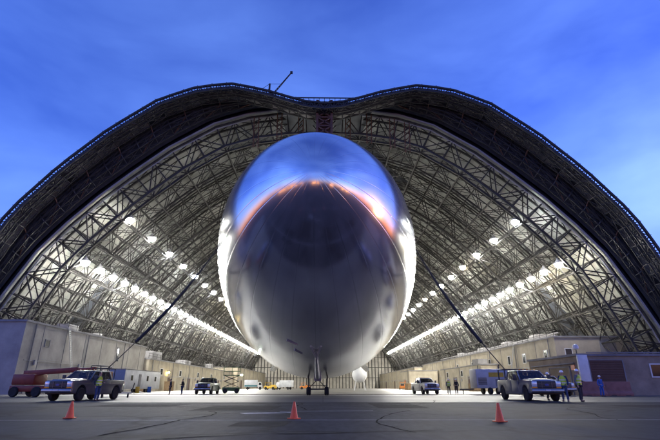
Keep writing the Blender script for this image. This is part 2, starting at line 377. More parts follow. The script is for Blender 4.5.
# arch trusses
def arch_mesh(depth, wch, wweb, half):
    b = MB()
    sub = 2
    st = []
    for i in range(NP-1):
        for s in range(sub): st.append(i + s/sub)
    st.append(NP-1)
    def pt(t, d):
        i = min(int(t), NP-2); f = t - i; a = off(i, d); c = off(i+1, d)
        return a[0]*(1-f)+c[0]*f, a[1]*(1-f)+c[1]*f
    for y in (-half, half):
        for k in range(len(st)-1):
            o0, o1 = pt(st[k], .45), pt(st[k+1], .45); i0, i1 = pt(st[k], depth), pt(st[k+1], depth)
            b.bar((o0[0],y,o0[1]), (o1[0],y,o1[1]), wch); b.bar((i0[0],y,i0[1]), (i1[0],y,i1[1]), wch)
            b.bar((o0[0],y,o0[1]), (i0[0],y,i0[1]), wweb)
            if k % 2: b.bar((o0[0],y,o0[1]), (i1[0],y,i1[1]), wweb)
            else: b.bar((i0[0],y,i0[1]), (o1[0],y,o1[1]), wweb)
    for k in range(len(st)-1):
        for d in (.45, depth):
            p, q = pt(st[k], d), pt(st[k+1], d); s = half if k % 2 else -half
            b.bar((p[0],-s,p[1]), (q[0],s,q[1]), wweb*.8)
            b.bar((p[0],-half,p[1]), (p[0],half,p[1]), wweb*.8)
    return b
DEP = 4.3
arch = arch_mesh(DEP+.3, .28, .15, .9).build('arch_truss', M['steel'], hangar, loc=(0, 1.4, 0))
light = arch_mesh(DEP-.5, .2, .11, .45).build('rib_frame', M['steel'], hangar, loc=(0, 1.4+BAY, 0))
for k in range(2, NB):
    c = (light if k % 3 else arch).copy(); COL.objects.link(c); c.location = (0, 1.4 + k*BAY, 0)
# bracing between the arches: one lattice per bay, all alike
b = MB()
for i in range(NP-1):
    a0, a1, c0, c1 = off(i,DEP), off(i+1,DEP), off(i,.4), off(i+1,.4)
    y0, y1 = .75, BAY-.75; ym = BAY/2
    m0 = ((a0[0]+a1[0])/2, (a0[1]+a1[1])/2); mc = ((c0[0]+c1[0])/2, (c0[1]+c1[1])/2)
    b.bar((a0[0],y0,a0[1]), (a1[0],y1,a1[1]), .11); b.bar((a1[0],y0,a1[1]), (a0[0],y1,a0[1]), .11)
    for y in (BAY*.33, BAY*.67): b.bar((c0[0],y,c0[1]), (c1[0],y,c1[1]), .13)
    b.bar((mc[0],0,mc[1]), (mc[0],BAY,mc[1]), .13)
    for f in (.25, .75):
        p = (c0[0]*(1-f)+c1[0]*f, c0[1]*(1-f)+c1[1]*f); b.bar((p[0],0,p[1]), (p[0],BAY,p[1]), .07)
    b.bar((mc[0],ym,mc[1]), (a0[0],y0,a0[1]), .09)
    am = off(i, DEP*.55)
    for y in (BAY*.33, BAY*.67):
        b.bar((c0[0],y,c0[1]), (am[0],y+.6,am[1]), .08); b.bar((am[0],y+.6,am[1]), (c1[0],y,c1[1]), .07); b.bar((am[0],y+.6,am[1]), (a0[0],ym,a0[1]), .06)
    b.bar((a0[0],ym,a0[1]), (a1[0],ym,a1[1]), .1); b.bar((am[0],0,am[1]), (am[0],BAY,am[1]), .08)
brace = b.build('bay_bracing', M['steel'], hangar, loc=(0, 1.4, 0))
for k in range(1, NB-1):
    c = brace.copy(); COL.objects.link(c); c.location = (0, 1.4 + k*BAY, 0)
# longitudinal purlin trusses
b = MB(); LL = (NB-1)*BAY
b.bar((0,0,.45), (0,LL,.45), .18); b.bar((0,0,DEP), (0,LL,DEP), .22)
for k in range(NB-1):
    y = k*BAY
    for q in range(2):
        ya, yb, yc = y+q*BAY/2, y+(q+.5)*BAY/2, y+(q+1)*BAY/2
        b.bar((0,ya,DEP), (0,yb,.45), .11); b.bar((0,yb,.45), (0,yc,DEP), .11)
        b.bar((0,yb,.45), (0,yb,DEP), .12)
pm = b.build('purlin_truss', M['steel'], hangar)
first = True
for i in range(1, NP-1):
    o = pm if first else pm.copy()
    if not first: COL.objects.link(o)
    first = False
    p = PROF[i]; n = NRM[i]; o.location = (p[0], 1.4, p[1]); o.rotation_euler = (0, math.atan2(n.x, n.y), 0)
b = MB(); d2 = 2.6
b.bar((0,0,.4), (0,LL,.4), .1); b.bar((0,0,d2), (0,LL,d2), .12)
for k in range((NB-1)*3):
    y = k*BAY/3; b.bar((0,y,.4), (0,y+BAY/6,d2), .07); b.bar((0,y+BAY/6,d2), (0,y+BAY/3,.4), .07)
pl = b.build('light_purlin', M['steel'], hangar); first = True
for i in range(NP-1):
    o = pl if first else pl.copy()
    if not first: COL.objects.link(o)
    first = False
    p, q = PROF[i], PROF[i+1]; d = (Vector(q)-Vector(p)).normalized(); o.location = ((p[0]+q[0])/2, 1.4, (p[1]+q[1])/2); o.rotation_euler = (0, math.atan2(d.y, -d.x), 0)
# catwalks carrying the lamp rows
for sx in (-1, 1):
    b = MB()
    x0 = sx*38.6
    for dx in (-.5, .5): b.bar((x0+dx, 3, 20.6), (x0+dx, L_-8, 20.6), .14)
    b.bar((x0-sx*.5, 3, 21.7), (x0-sx*.5, L_-8, 21.7), .07)
    for k in range(0, 105): b.bar((x0-sx*.5, 3+2*k, 20.6), (x0-sx*.5, 3+2*k, 21.7), .06); b.bar((x0-.5,3+2*k,20.6), (x0+.5,3+2*k,20.6), .1)
    b.build('catwalk', M['steel'], hangar)
# far end: closed doors with tall ribs
b = MB()
b.cur = 0
vs = [(PROF[i][0], L_-.4, PROF[i][1]) for i in range(NP)]; vs2 = [(x, L_, z) for x, y, z in vs]
b.add(vs + vs2, [tuple(range(NP)), tuple(range(2*NP-1, NP-1, -1))])
b.build('end_wall', M['pale_wall'], hangar)
b = MB()
for k in range(-24, 25):
    x = k*2.0; zt = 45.5*(1-(abs(x)/51.3)**2.1)
    b.bar((x, L_-.9, 0), (x, L_-.9, max(zt,1)), .45, .5)
for z in (6, 12, 18, 24, 30): b.bar((-46, L_-.8, z), (46, L_-.8, z), .3, .3)
b.build('end_wall_rib', M['steel'], hangar)

# door leaves: deep curved shells standing open just outside the mouth
OUT = [(0,43.15),(3.6,43.6),(8.9,45.4),(14.6,46.8),(20.2,46.2),(26.4,43.6),(33.3,38.1),(39.4,31.8),(45.0,24.6),(47.6,19.0),(50.0,12.5),(52.4,6),(53.6,0)]
def resamp(pts, n):
    ds = [0]
    for a, c in zip(pts, pts[1:]): ds.append(ds[-1] + (Vector(c)-Vector(a)).length)
    out = []
    for k in range(n+1):
        t = ds[-1]*k/n; j = 0
        while j < len(pts)-2 and ds[j+1] < t: j += 1
        f = (t-ds[j])/(ds[j+1]-ds[j]); out.append((pts[j][0]*(1-f)+pts[j+1][0]*f, pts[j][1]*(1-f)+pts[j+1][1]*f))
    return out
NL = 26
oc = resamp(OUT, NL); ic = resamp([(x, z) for x, z in reversed(HALF)], NL)
for sx, side in ((-1, 'left'), (1, 'right')):
    S = lambda p, y: (sx*p[0], y-Y0, p[1])
    cn_ = Vector((0, 20))
    def rad(p, d):     # move along the outward direction
        v = Vector(p) - Vector((0, 8)); v.normalize(); return (p[0]+v.x*d, p[1]+v.y*d)
    yB, yW = 60.0, 63.4
    outer = [rad(p, -.25) for p in oc]; rim_in = [rad(p, -.75) for p in oc]
    ico = [rad(p, .7) for p in ic]
    wall_top = [rad(p, -1.0) for p in oc]
    leaf = MB()
    back = [rad(p, .8) for p in oc]; back2 = [rad(p, -4) for p in oc]
    loft(leaf, [[S(p, yB+.3) for p in rim_in], [S(p, yB+.3) for p in outer], [S(p, 72) for p in back], [S(p, 88) for p in back2]])
    lf = leaf.build('door_leaf', M['skin_out'], hangar)
    lf['label'] = 'open %s door leaf, a dark curved shell beside the mouth' % side
    # soffit: lit and shaded rows painted into the sheets, odd ones varied by weathering
    b = MB(); rng = random.Random(5+sx)
    rows = [(yB+.32, -.75), (yB+1.25, -.8), (yB+2.2, -.9), (yW, -1.0)]
    for (ya, da), (yb, db) in zip(rows, rows[1:]):
        for k in range(NL):
            for f0, f1 in ((0,.48),(.52,1)):
                l2 = lambda a, c, f: (a[0]*(1-f)+c[0]*f, a[1]*(1-f)+c[1]*f)
                A_, B_ = l2(oc[k], oc[k+1], f0), l2(oc[k], oc[k+1], f1)
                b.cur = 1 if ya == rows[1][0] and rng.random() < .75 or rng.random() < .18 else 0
                b.add([S(rad(A_,da),ya), S(rad(B_,da),ya), S(rad(B_,db),yb-.08), S(rad(A_,db),yb-.08)], [(0,1,2,3)])
    b.build('soffit_panel', [M['door_panel'], M['dark_panel']], lf)
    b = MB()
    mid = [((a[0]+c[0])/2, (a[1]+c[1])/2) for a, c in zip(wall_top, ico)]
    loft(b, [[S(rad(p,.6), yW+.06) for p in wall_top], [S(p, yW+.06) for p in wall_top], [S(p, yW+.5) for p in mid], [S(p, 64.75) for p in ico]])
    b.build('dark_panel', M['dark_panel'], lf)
    # rim girder with an open web along the leading edge, and the lattice framing behind it
    b = MB()
    mixp = lambda a, c, f: (a[0]*(1-f)+c[0]*f, a[1]*(1-f)+c[1]*f)
    fine = []
    for k in range(NL): fine += [mixp(oc[k], oc[k+1], f) for f in (0, .25, .5, .75)]
    fine.append(oc[-1])
    g0 = [S(rad(p, .0), yB-.2) for p in fine]; g1 = [S(rad(p, -1.0), yB-.25) for p in fine]; g2 = [S(rad(p, -.1), yB+.5) for p in fine]; g3 = [S(rad(p, -1.3), yB+.7) for p in fine]
    for k in range(len(fine)-1):
        b.bar(g0[k], g0[k+1], .3); b.bar(g1[k], g1[k+1], .22); b.bar(g2[k], g2[k+1], .2); b.bar(g3[k], g3[k+1], .18)
        b.bar(g0[k], g1[k], .13)
        b.bar((g0 if k % 2 else g1)[k], (g1 if k % 2 else g0)[k+1], .13)
        b.bar((g1 if k % 2 else g3)[k], (g3 if k % 2 else g1)[k+1], .1)
        if k % 3 == 0: b.bar(g0[k], S(rad(fine[k], .45), yB-.1), .09)
    b.build('rim_girder', M['steel'], lf)
    b = MB()
    wl_ = lambda f: [((a[0]*(1-f)+c[0]*f), (a[1]*(1-f)+c[1]*f)) for a, c in zip(wall_top, ico)]
    ch = [[S(rad(p, -1.0), yB+.2) for p in oc], [S(rad(p, -1.5), yB+1.2) for p in oc], [S(rad(p, -1.7), yB+2.2) for p in oc], [S(p, yW-.15) for p in wl_(.08)],
          [S(p, yW-.5) for p in wl_(.28)], [S(p, yW-.55) for p in wl_(.5)], [S(p, yW-.3) for p in wl_(.72)], [S(p, yW+.5) for p in wl_(.93)]]
    for j, c in enumerate(ch):
        for k in range(NL): b.bar(c[k], c[k+1], (.16,.15,.16,.2,.14,.2,.14,.2)[j])
    for j in range(len(ch)-1):
        for k in range(NL):
            P0, P1, Q0, Q1 = [Vector(v) for v in (ch[j][k], ch[j][k+1], ch[j+1][k], ch[j+1][k+1])]
            b.bar(P0, Q0, .16); b.bar(P0, Q1, .1); b.bar(P1, Q0, .08)
            b.bar((P0+P1)/2, (Q0+Q1)/2, .1)
            if j < 3:
                for f in (.25, .75): b.bar(P0.lerp(P1, f), (Q0+Q1)/2, .08)
    b.build('leaf_lattice', M['steel'], lf)
    # tie struts standing off the dark wall
    for k in range(0, NL+1, 2):
        b = MB(); b.bar(ch[2][k], ch[5][k], .13); b.bar(ch[5][k], ch[7][min(k+1,NL)], .12)
        b.build('tie_strut', M['rust_steel'], lf)
# pivot pin tower between the two leaves, with a footbridge
b = MB()
for x in (-1.15, 1.15):
    for y in (-4.2, -2.2): b.bar((x,y,38.0), (x,y,44.4), .38)
for k in range(4):
    z = 38.0+1.6*k
    for y in (-4.2,-2.2): b.bar((-1.15,y,z), (1.15,y,z+1.6), .2); b.bar((1.15,y,z), (-1.15,y,z+1.6), .2); b.bar((-1.15,y,z), (1.15,y,z), .22)
b.box((-1.0,-3.9,38.1), (1.0,-2.5,44.2))
b.build('pivot_tower', M['rust_steel'], hangar)
b = MB()
for z in (43.5, 44.6): b.bar((-5.2,-4.6,z), (5.2,-4.6,z), .14 if z > 44 else .22)
for k in range(-6, 7): b.bar((k*.85,-4.6,43.5), (k*.85,-4.6,44.6), .08)
b.build('footbridge', M['steel'], hangar)
# hung brown struts under the crown of the mouth
for x in (-11.5, -7.6, -4.0, 4.0, 7.6, 11.5, 14.0):
    b = MB(); i_z = 45.9 - .012*x*x - .4
    for dx in (-.4, .4): b.bar((x+dx,.6,i_z-5.5), (x+dx,-.2,i_z-.2), .16)
    for k in range(5): b.bar((x-.4,.55,i_z-5.5+k), (x+.4,.45,i_z-4.5+k), .1)
    b.build('hanger_strut', M['rust_steel'], hangar)

# ------------------------------------------------------------------ floodlights
def flood(label, group):
    t = thing('floodlight', label, 'floodlight', group=group)
    b = MB(); b.lathe([(.12,1.0),(.16,.75),(.3,.6),(.72,.1),(.74,.05),(.68,.05),(.28,.5),(.05,.55)], 16); b.build('reflector', M['rim'], t, smooth=True)
    b = MB(); b.lathe([(.02,.5),(.3,.44),(.56,.18),(.62,-.1),(.5,-.45),(.25,-.62),(.02,-.66)], 16); b.build('bulb', M['lampglow'], t, smooth=True)
    b = MB(); b.bar((0,0,.9), (0,0,1.6), .1); b.bar((-.5,0,1.6), (.5,0,1.6), .1); b.build('hanger', M['steel'], t)
    return t
fl0 = None; lrng = random.Random(3)
dim = []
for sx, side in ((-1,'left'), (1,'right')):
    for row, x, z, step, n in (('lower', 37.8, 19.4, 5, 41), ('upper', 31.9, 26.7, 10, 18)):
        for k in range(n):
            lab = 'glowing white floodlight in the %s row along the %s hangar wall' % (row, side)
            grp = 'floodlights of the %s row on the %s' % (row, side)
            if fl0 is None: o = fl0 = flood(lab, grp)
            else: o = copy_tree(fl0)
            o['label'] = lab; o['group'] = grp; o.location = (sx*x, 69 + step*k, z); o.rotation_euler = (R(lrng.uniform(-5,5)), R(lrng.uniform(-5,5)), lrng.uniform(0,3))
            q = lrng.random()
            if fl0 is not o and q < .3:
                bu = [c for c in o.children if c.name.startswith('bulb')][0]
                key = 'warm' if q < .12 else ('dead' if q > .28 and k > 4 else 'cool')
                if key not in M:
                    me = bu.data.copy(); me.materials.clear()
                    me.materials.append(mat('floodlight_'+key, (.8,.8,.78), .4, emit={'warm':80,'cool':120,'dead':0}[key], ecol={'warm':(1,.86,.6),'cool':(.93,.97,1),'dead':(1,1,1)}[key])); M[key] = me
                bu.data = M[key]
                if key == 'dead': o['label'] = 'unlit floodlight among the glowing ones on the %s hangar wall' % side

# ------------------------------------------------------------------ airship
AX, AY, AZ, AR, AA = -.58, 57.9, 12.48, 10.7, 35.05
air = thing('airship', 'huge silver airship with mirror finish parked nose out in the hangar mouth', 'airship', (AX, AY, 0))
b = MB(); nu, nv = 128, 96
vs = [(0, -AA, 0)]; fs = []
for j in range(1, nv):
    t = math.pi*j/nv; y = -AA*math.cos(t); r = AR*math.sin(t)
    for k in range(nu): a = 2*math.pi*k/nu; vs.append((r*math.sin(a), y, r*math.cos(a)))
vs.append((0, AA, 0)); last = len(vs)-1
for k in range(nu):
    fs.append((0, 1+k, 1+(k+1) % nu)); fs.append((last, last-nu+(k+1) % nu, last-nu+k))
for j in range(nv-2):
    for k in range(nu): a = 1+j*nu; fs.append((a+k, a+nu+k, a+nu+(k+1) % nu, a+(k+1) % nu))
b.add(vs, fs); b.build('hull', M['hull'], air, smooth=True, loc=(0,0,AZ))
def belly(y, x=0):   # height of the hull's underside, world y
    r = AR*math.sqrt(max(0, 1-((y-AY)/AA)**2)); return AZ - math.sqrt(max(0, r*r-x*x))
# tail fins at the far end
for a in (45, 135, 225, 315):
    b = MB(); ca, sa = math.sin(R(a)), math.cos(R(a))
    pr = [(20,7.6),(26,12.5),(32,12.5),(32.5,3.0)]
    t = (-sa*.14, ca*.14)
    lo = [(ca*r-t[0], y, AZ+sa*r-t[1]) for y, r in pr]; hi = [(ca*r+t[0], y, AZ+sa*r+t[1]) for y, r in pr]
    b.hexa(lo, hi); b.build('tail_fin', M['hull'], air)
M['keel'] = mat('keel_paint', (.42,.42,.50), .35, .3, .2, 2)
# keel fairing and payload pod under the belly
b = MB(); rings = []
for y, wd, dp in ((38.2,.08,.02),(39.4,.13,.25),(41.5,.18,.42),(45,.22,.46),(49,.26,.46),(53,.26,.4),(57,.2,.25)):
    z = belly(y); rings.append([(-wd,y-AY,z+.25),(-wd*.95,y-AY,z-dp*.7),(-wd*.5,y-AY,z-dp),(wd*.5,y-AY,z-dp),(wd*.95,y-AY,z-dp*.7),(wd,y-AY,z+.25)])
for i in range(len(rings)-1):
    b.add(rings[i]+rings[i+1], [(k,k+1,k+7,k+6) for k in range(5)])
b.build('keel_fairing', M['keel'], air, smooth=True)
b = MB(); z = belly(51)
b.box((-.4,-7.4,z-.55), (.4,-5.0,z+.3)); b.build('payload_pod', mat('pod_paint', (.26,.25,.33), .4, .2, .2, 2), air, bevel=.12)
b = MB(); z0 = belly(38.4)
for s in (-1, 1): b.bar((s*.42, 37.0-AY, belly(37.0)+.02), (0, 39.2-AY, belly(39.2)-.3), .12)
b.bar((0,39.2-AY,belly(39.2)-.3), (0,39.6-AY,belly(39.6)+.1), .14)
b.build('belly_bracket', M['white'], air)
for x0, y0, x1, y1 in ((-2.3,36.4,-1.5,36.9), (-1.8,38.4,-1.2,39.2)):
    b = MB(); b.bar((x0,y0-AY,belly(y0,x0)-.05), (x1,y1-AY,belly(y1,x1)-.03), .09); b.build('handling_patch', M['keel'], air)
# landing gear frame
lg = MB(); yg = 52.0 - AY
for s in (-1, 1):
    lg.bar((s*1.12, yg+.4, 2.75), (s*.98, yg, .55), .13)
    lg.bar((s*1.05, yg+1.6, 2.3), (s*.98, yg, .75), .1)
    lg.bar((s*.98, yg, .7), (0, yg+.2, 1.65), .09)
lg.bar((-1.1, yg, .62), (1.1, yg, .62), .15); lg.bar((-1.1, yg, 1.0), (1.1, yg, 1.0), .07)
gear = lg.build('landing_gear', M['plastic'], air)
for s in (-1, 1):
    b = MB(); b.lathe([(.14,-.24),(.34,-.25),(.43,-.17),(.43,-.04),(.38,0),(.43,.04),(.43,.17),(.34,.25),(.14,.24)], 24, (s*.98, yg, .43), 'x'); b.build('wheel', M['black'], gear, smooth=True)
# mooring lines from the hull flanks to the two trucks on the apron
for s, anchor, lab in ((1, (13.4,34.3,2.0), 'dark mooring line slanting from hull to the pickup on the right'), (-1, (-16.2,35.4,2.1), 'dark mooring line slanting from hull to the pickup on the left')):
    y = 44.0; r = AR*math.sqrt(1-((y-AY)/AA)**2)
    top = Vector((AX + s*r*.93, y, AZ + r*.37)); A = Vector(anchor)
    pts = [top.lerp(A, f) - Vector((0,0,.9*math.sin(math.pi*f))) for f in [k/16 for k in range(17)]]
    b = MB(); b.tube(pts, .035, 6); ln = tag(b.build('mooring_line', M['rope']), lab, 'mooring line')
    b = MB(); f1 = 14
    b.tube(pts[3:f1], [.05 + .09*math.sin(math.pi*.62*k/(f1-4)) for k in range(f1-3)], 8); b.build('sleeve', M['rope'], ln, smooth=True)

# ------------------------------------------------------------------ annexes inside and beside the hangar
def rail(b, x, y0, y1, z, step=2.4):
    for h in (.55, 1.05): b.bar((x,y0,z+h), (x,y1,z+h), .06)
    y = y0
    while y <= y1+.01: b.bar((x,y,z), (x,y,z+1.05), .06); y += step
def annex(label, loc, size, wallmat, roofz=.25, name='annex_building'):
    t = thing(name, label, 'building', loc)
    x, y, z = size
    b = MB(); b.box((min(0,x),0,0), (max(0,x),y,z)); b.build('wall', wallmat, t)
    b = MB(); b.box((min(0,x)-.15,-.15,z), (max(0,x)+.15,y+.15,z+roofz)); b.build('roof', M['grey_wall'], t)
    return t
def opening(t, name, m, x, y, z, wy, hz, face, frame=None):
    """flat opening on the side (face=+1/-1: normal along x) or front ('f') of an annex"""
    b = MB()
    if face == 'f': b.box((x-wy/2,-.05,z), (x+wy/2,.03,z+hz))
    else: b.box((min(x, x+face*.05)-.0, y-wy/2, z), (max(x, x+face*.05), y+wy/2, z+hz))
    o = b.build(name, m, t)
    if frame:
        f = MB(); w_ = .12
        for dy in (-wy/2-w_/2, wy/2+w_/2):
            if face == 'f': f.box((x+dy-w_/2,-.09,z-w_), (x+dy+w_/2,-.002,z+hz+w_))
            else: f.box((min(x, x+face*.09), y+dy-w_/2, z-w_), (max(x, x+face*.09), y+dy+w_/2, z+hz+w_))
        for zz in (z-w_, z+hz):
            if face == 'f': f.box((x-wy/2,-.085,zz), (x+wy/2,-.002,zz+w_))
            else: f.box((min(x, x+face*.085), y-wy/2, zz), (max(x, x+face*.085), y+wy/2, zz+w_))
        f.build('frame', frame, o)
    return o
def seams(t, x, y0, y1, z, face, step):
    y = y0
    while y < y1:
        b = MB(); b.box((min(x, x+face*.04), y-.05, 0), (max(x, x+face*.04), y+.05, z)); b.build('panel_seam', M['grey_wall'], t); y += step
def roof_units(t, us):
    for u in us:
        b = MB(); b.box(u[:3], u[3:]); o = b.build('rooftop_unit', M['grey_wall'], t, bevel=.05)
# left
t = annex('tall cream panelled annex block at the left edge of the hangar mouth', (-37,57,0), (-15,40,8.5), M['pale_wall'])
seams(t, 0, 4, 40, 8.45, 1, 5.5)
opening(t, 'vent', M['plastic'], 0, 5.2, 5.9, .9, .8, 1, M['grey_wall'])
opening(t, 'window', M['glass'], 0, 27, 5.2, .8, 2.2, 1, M['grey_wall'])
opening(t, 'door', M['brown_door'], -6, 0, 0, 2, 2.6, 'f', M['grey_wall'])
b = MB(); rail(b, -.3, .5, 39.5, 8.75); b.build('railing', M['steel'], t)
roof_units(t, ((-3.2,12,8.75,-1.4,15,9.8), (-2.8,22,8.75,-1.6,23.4,9.5)))
b = MB(); b.bar((-.9,16,8.9), (-.9,36,8.9), .22); b.build('roof_pipe', M['grey_wall'], t)
t = annex('long lower cream annex along the left hangar wall, behind the office trailer', (-36,97.1,0), (-13,92,6.2), M['cream'])
seams(t, 0, 6, 92, 6.15, 1, 7)
for y in (14, 30, 47, 66): opening(t, 'door', M['brown_door'], 0, y, 0, 2.4, 3, 1, M['grey_wall'])
for y in (8, 22, 39, 55, 75): opening(t, 'window', M['glass'], 0, y, 3.4, 1.6, 1.2, 1, M['white'])
b = MB(); rail(b, -.4, .5, 91.5, 6.45); b.build('railing', M['steel'], t)
roof_units(t, ((-4,4,6.45,-1,10,8.2), (-4,30,6.45,-1.2,35,7.7), (-3,58,6.45,-1.2,62,8)))
t = annex('cream storage block at the far left end of the hangar', (-34.5,190,0), (-14,92,8.2), M['cream'])
seams(t, 0, 6, 92, 8.15, 1, 9)
for y in (10, 34, 60): opening(t, 'door', M['brown_door'], 0, y, 0, 3, 3.4, 1, M['grey_wall'])
# right
t = annex('two storey cream annex block with small dark windows along the right hangar wall', (37,73,0), (14,100,8.3), M['cream'])
seams(t, 0, 7, 100, 8.25, -1, 8)
for y in (3.5, 12, 19, 30, 42, 55): opening(t, 'window', M['glass'], 0, y, 5.0, 1.1, 1.5, -1, M['white'])
opening(t, 'wall_panel', M['grey_wall'], 8.5, 0, 4.4, 2.6, 3.6, 'f')
opening(t, 'window', M['glass'], 2.0, 0, 5.3, 1.0, 1.2, 'f', M['white'])
b = MB(); rail(b, .3, .5, 99.5, 8.55); b.build('railing', M['steel'], t)
b = MB(); b.bar((1.2,2,8.8), (1.2,60,8.8), .3); b.bar((1.8,2,9.3), (1.8,80,9.3), .18)
b.build('rooftop_pipework', M['rim'], t)
roof_units(t, [(2,y,8.55,4.4,y+3.2,9.9) for y in (10, 24, 40, 58)])
t = annex('lower cream workshop in front of the right annex, with a dark doorway', (33.2,98,0), (3.7,34,5.2), M['cream'])
for y in (8, 20): opening(t, 'door', M['brown_door'], 0, y, 0, 3, 3, -1, M['grey_wall'])
for y in (3.5, 14, 27): opening(t, 'window', M['glass'], 0, y, 3.2, 1.4, 1.2, -1, M['white'])
b = MB(); b.box((.5,3,5.45), (2.6,7,6.6)); b.build('rooftop_unit', M['grey_wall'], t)
t = annex('warm lit flat roofed shed far along the right wall', (27.5,150,0), (9.2,16,5.6), M['cream'])
opening(t, 'door', M['orange'], 0, 8, 0, 3, 3, -1, M['grey_wall'])
opening(t, 'window', M['glass'], 5, 0, 2.2, 2, 1.2, 'f', M['white'])
t = annex('cream storage block at the far right end of the hangar', (34,174,0), (14,108,7.6), M['cream'])
seams(t, 0, 6, 108, 7.55, -1, 9)
for y in (20, 50, 80): opening(t, 'door', M['brown_door'], 0, y, 0, 3, 3.4, -1, M['grey_wall'])
def pipes(t, x, ys, z, face):
    for y in ys:
        b = MB(); xx = x + face*.12
        b.bar((xx,y,.1), (xx,y,z-.2), .11); b.bar((xx,y,z-.2), (xx-face*.1,y+.2,z), .11); b.build('downpipe', M['grey_wall'], t)
def conduit(t, x, y0, y1, z, face):
    b = MB(); xx = x + face*.08; b.bar((xx,y0,z), (xx,y1,z), .07); b.bar((xx,y0+3,z+.25), (xx,y1-4,z+.25), .05)
    y = y0 + 2
    while y < y1: b.box((min(xx,xx+face*.2),y,z-.5), (max(xx,xx+face*.2),y+.4,z+.1)); y += 11
    b.build('conduit', M['rim'], t)
an = [o for o in bpy.data.objects if o.name.startswith('annex_building')]
for o in an:
    f = 1 if o.location.x < 0 else -1
    ln = {57:40, 97.1:92, 190:92, 73:100, 98:34, 150:16, 174:108}[round(o.location.y,1)]
    zt = {57:8.5, 97.1:6.2, 190:8.2, 73:8.3, 98:5.2, 150:5.6, 174:7.6}[round(o.location.y,1)]
    pipes(o, 0, [2.0+k*13.7 for k in range(int(ln//13.7)+1) if 2+k*13.7 < ln-1], zt, f)
    conduit(o, 0, 1, ln-1, zt*.42+.4, f)
# low workshop with the brown roller door at the right edge
t = annex('low workshop with a big brown roller door and white corner post at the right edge', (27.5,50,0), (26,12,4.0), M['tan_wall'], name='workshop')
opening(t, 'roller_door', M['brown_door'], 3.0, 0, 0, 3.6, 3.5, 'f', M['grey_wall'])
opening(t, 'doorway', M['brown_door'], 0, 4.2, 0, 4.6, 2.9, -1, M['grey_wall'])
opening(t, 'window', M['glass'], 8.4, 0, 1.9, 1.2, 1.2, 'f', M['white'])
opening(t, 'red_sign', M['red_lens'], 0, 1.1, 2.6, .8, .5, -1)
b = MB(); b.box((-.12,-.35,0), (.95,-.06,4.1)); b.build('corner_post', M['white'], t, bevel=.03)
b = MB()
for k in range(14): b.box((1.22,-.09,.12+k*.25), (4.78,-.05,.3+k*.25))
b.build('door_slat', M['brown_door'], t)
b = MB(); b.bar((-.2,.5,3.3), (-.2,11,3.3), .12); b.bar((1,-.2,4.35), (24,-.2,4.35), .1); b.build('conduit', M['grey_wall'], t)
# small white dome lamp on the workshop roof corner
t = thing('dome_lamp', 'small white dome lamp on a post above the workshop corner', 'lamp', (28.0,50.8,4.25))
b = MB(); b.bar((0,0,0), (0,0,.5), .09); b.build('post', M['plastic'], t)
b = MB(); b.lathe([(.08,.45),(.3,.55),(.32,.8),(.2,1.0),(.02,1.06)], 16); b.build('dome', M['white'], t, smooth=True)
# brick red barriers
for i, (x, y, rz, lab) in enumerate(((26.6,46.6,.02,'brick red barrier block in front of the white corner post'), (29.3,46.9,-.04,'brick red barrier block in front of the brown roller door'))):
    t = thing('barrier', lab, 'barrier', (x,y,0), rz, 'barriers before the workshop')
    b = MB(); b.prism([(-.4,0),(.4,0),(.4,.25),(.18,.5),(.14,1.35),(-.14,1.35),(-.18,.5),(-.4,.25)], -1.25, 1.25); b.build('block', M['barrier'], t, bevel=.03)
    b = MB()
    for s in (-.7,.7): b.box((s-.25,-.41,.0), (s+.25,.41,.09))
    b.build('fork_slot', M['plastic'], t)
# wall lamp glowing warm on the left annex
t = thing('wall_lamp', 'warm yellow wall lamp glowing on the left cream annex', 'lamp', (-35.98,109,4.2))
b = MB(); b.box((0,-.2,-.1), (.5,.2,.12)); b.build('housing', M['plastic'], t)
b = MB(); b.lathe([(.02,-.42),(.22,-.36),(.26,-.22),(.24,-.1)], 14, (.35,0,0)); b.build('globe', M['warmglow'], t, smooth=True)

# crane on the crest of the left leaf
t = thing('roof_crane', 'small dark crane jib standing on the crest of left door leaf', 'crane', (-8.9,61.4,45.1))
b = MB(); b.box((-.6,-.5,0), (.6,.5,.8)); b.bar((-.2,0,.8), (-.2,0,2.9), .28); b.build('mast', M['steel'], t)
b = MB()
p0, p1 = Vector((.3,0,.7)), Vector((3.3,-.3,4.9))
for d in (-.13,.13): b.bar(p0+Vector((d,0,0)), p1+Vector((d*.4,0,0)), .09)
for k in range(9): b.bar(p0.lerp(p1,k/9)+Vector((-.13,0,0)), p0.lerp(p1,(k+1)/9)+Vector((.13,0,0)), .06)
b.box((p1.x-.15,p1.y-.15,p1.z-.1), (p1.x+.25,p1.y+.15,p1.z+.3))
b.build('jib', M['steel'], t)
b = MB(); b.bar((-.2,0,2.9), (-2.4,.1,1.2), .05); b.bar((-.2,0,2.9), p0.lerp(p1,.5), .04); b.build('stay', M['rope'], t)

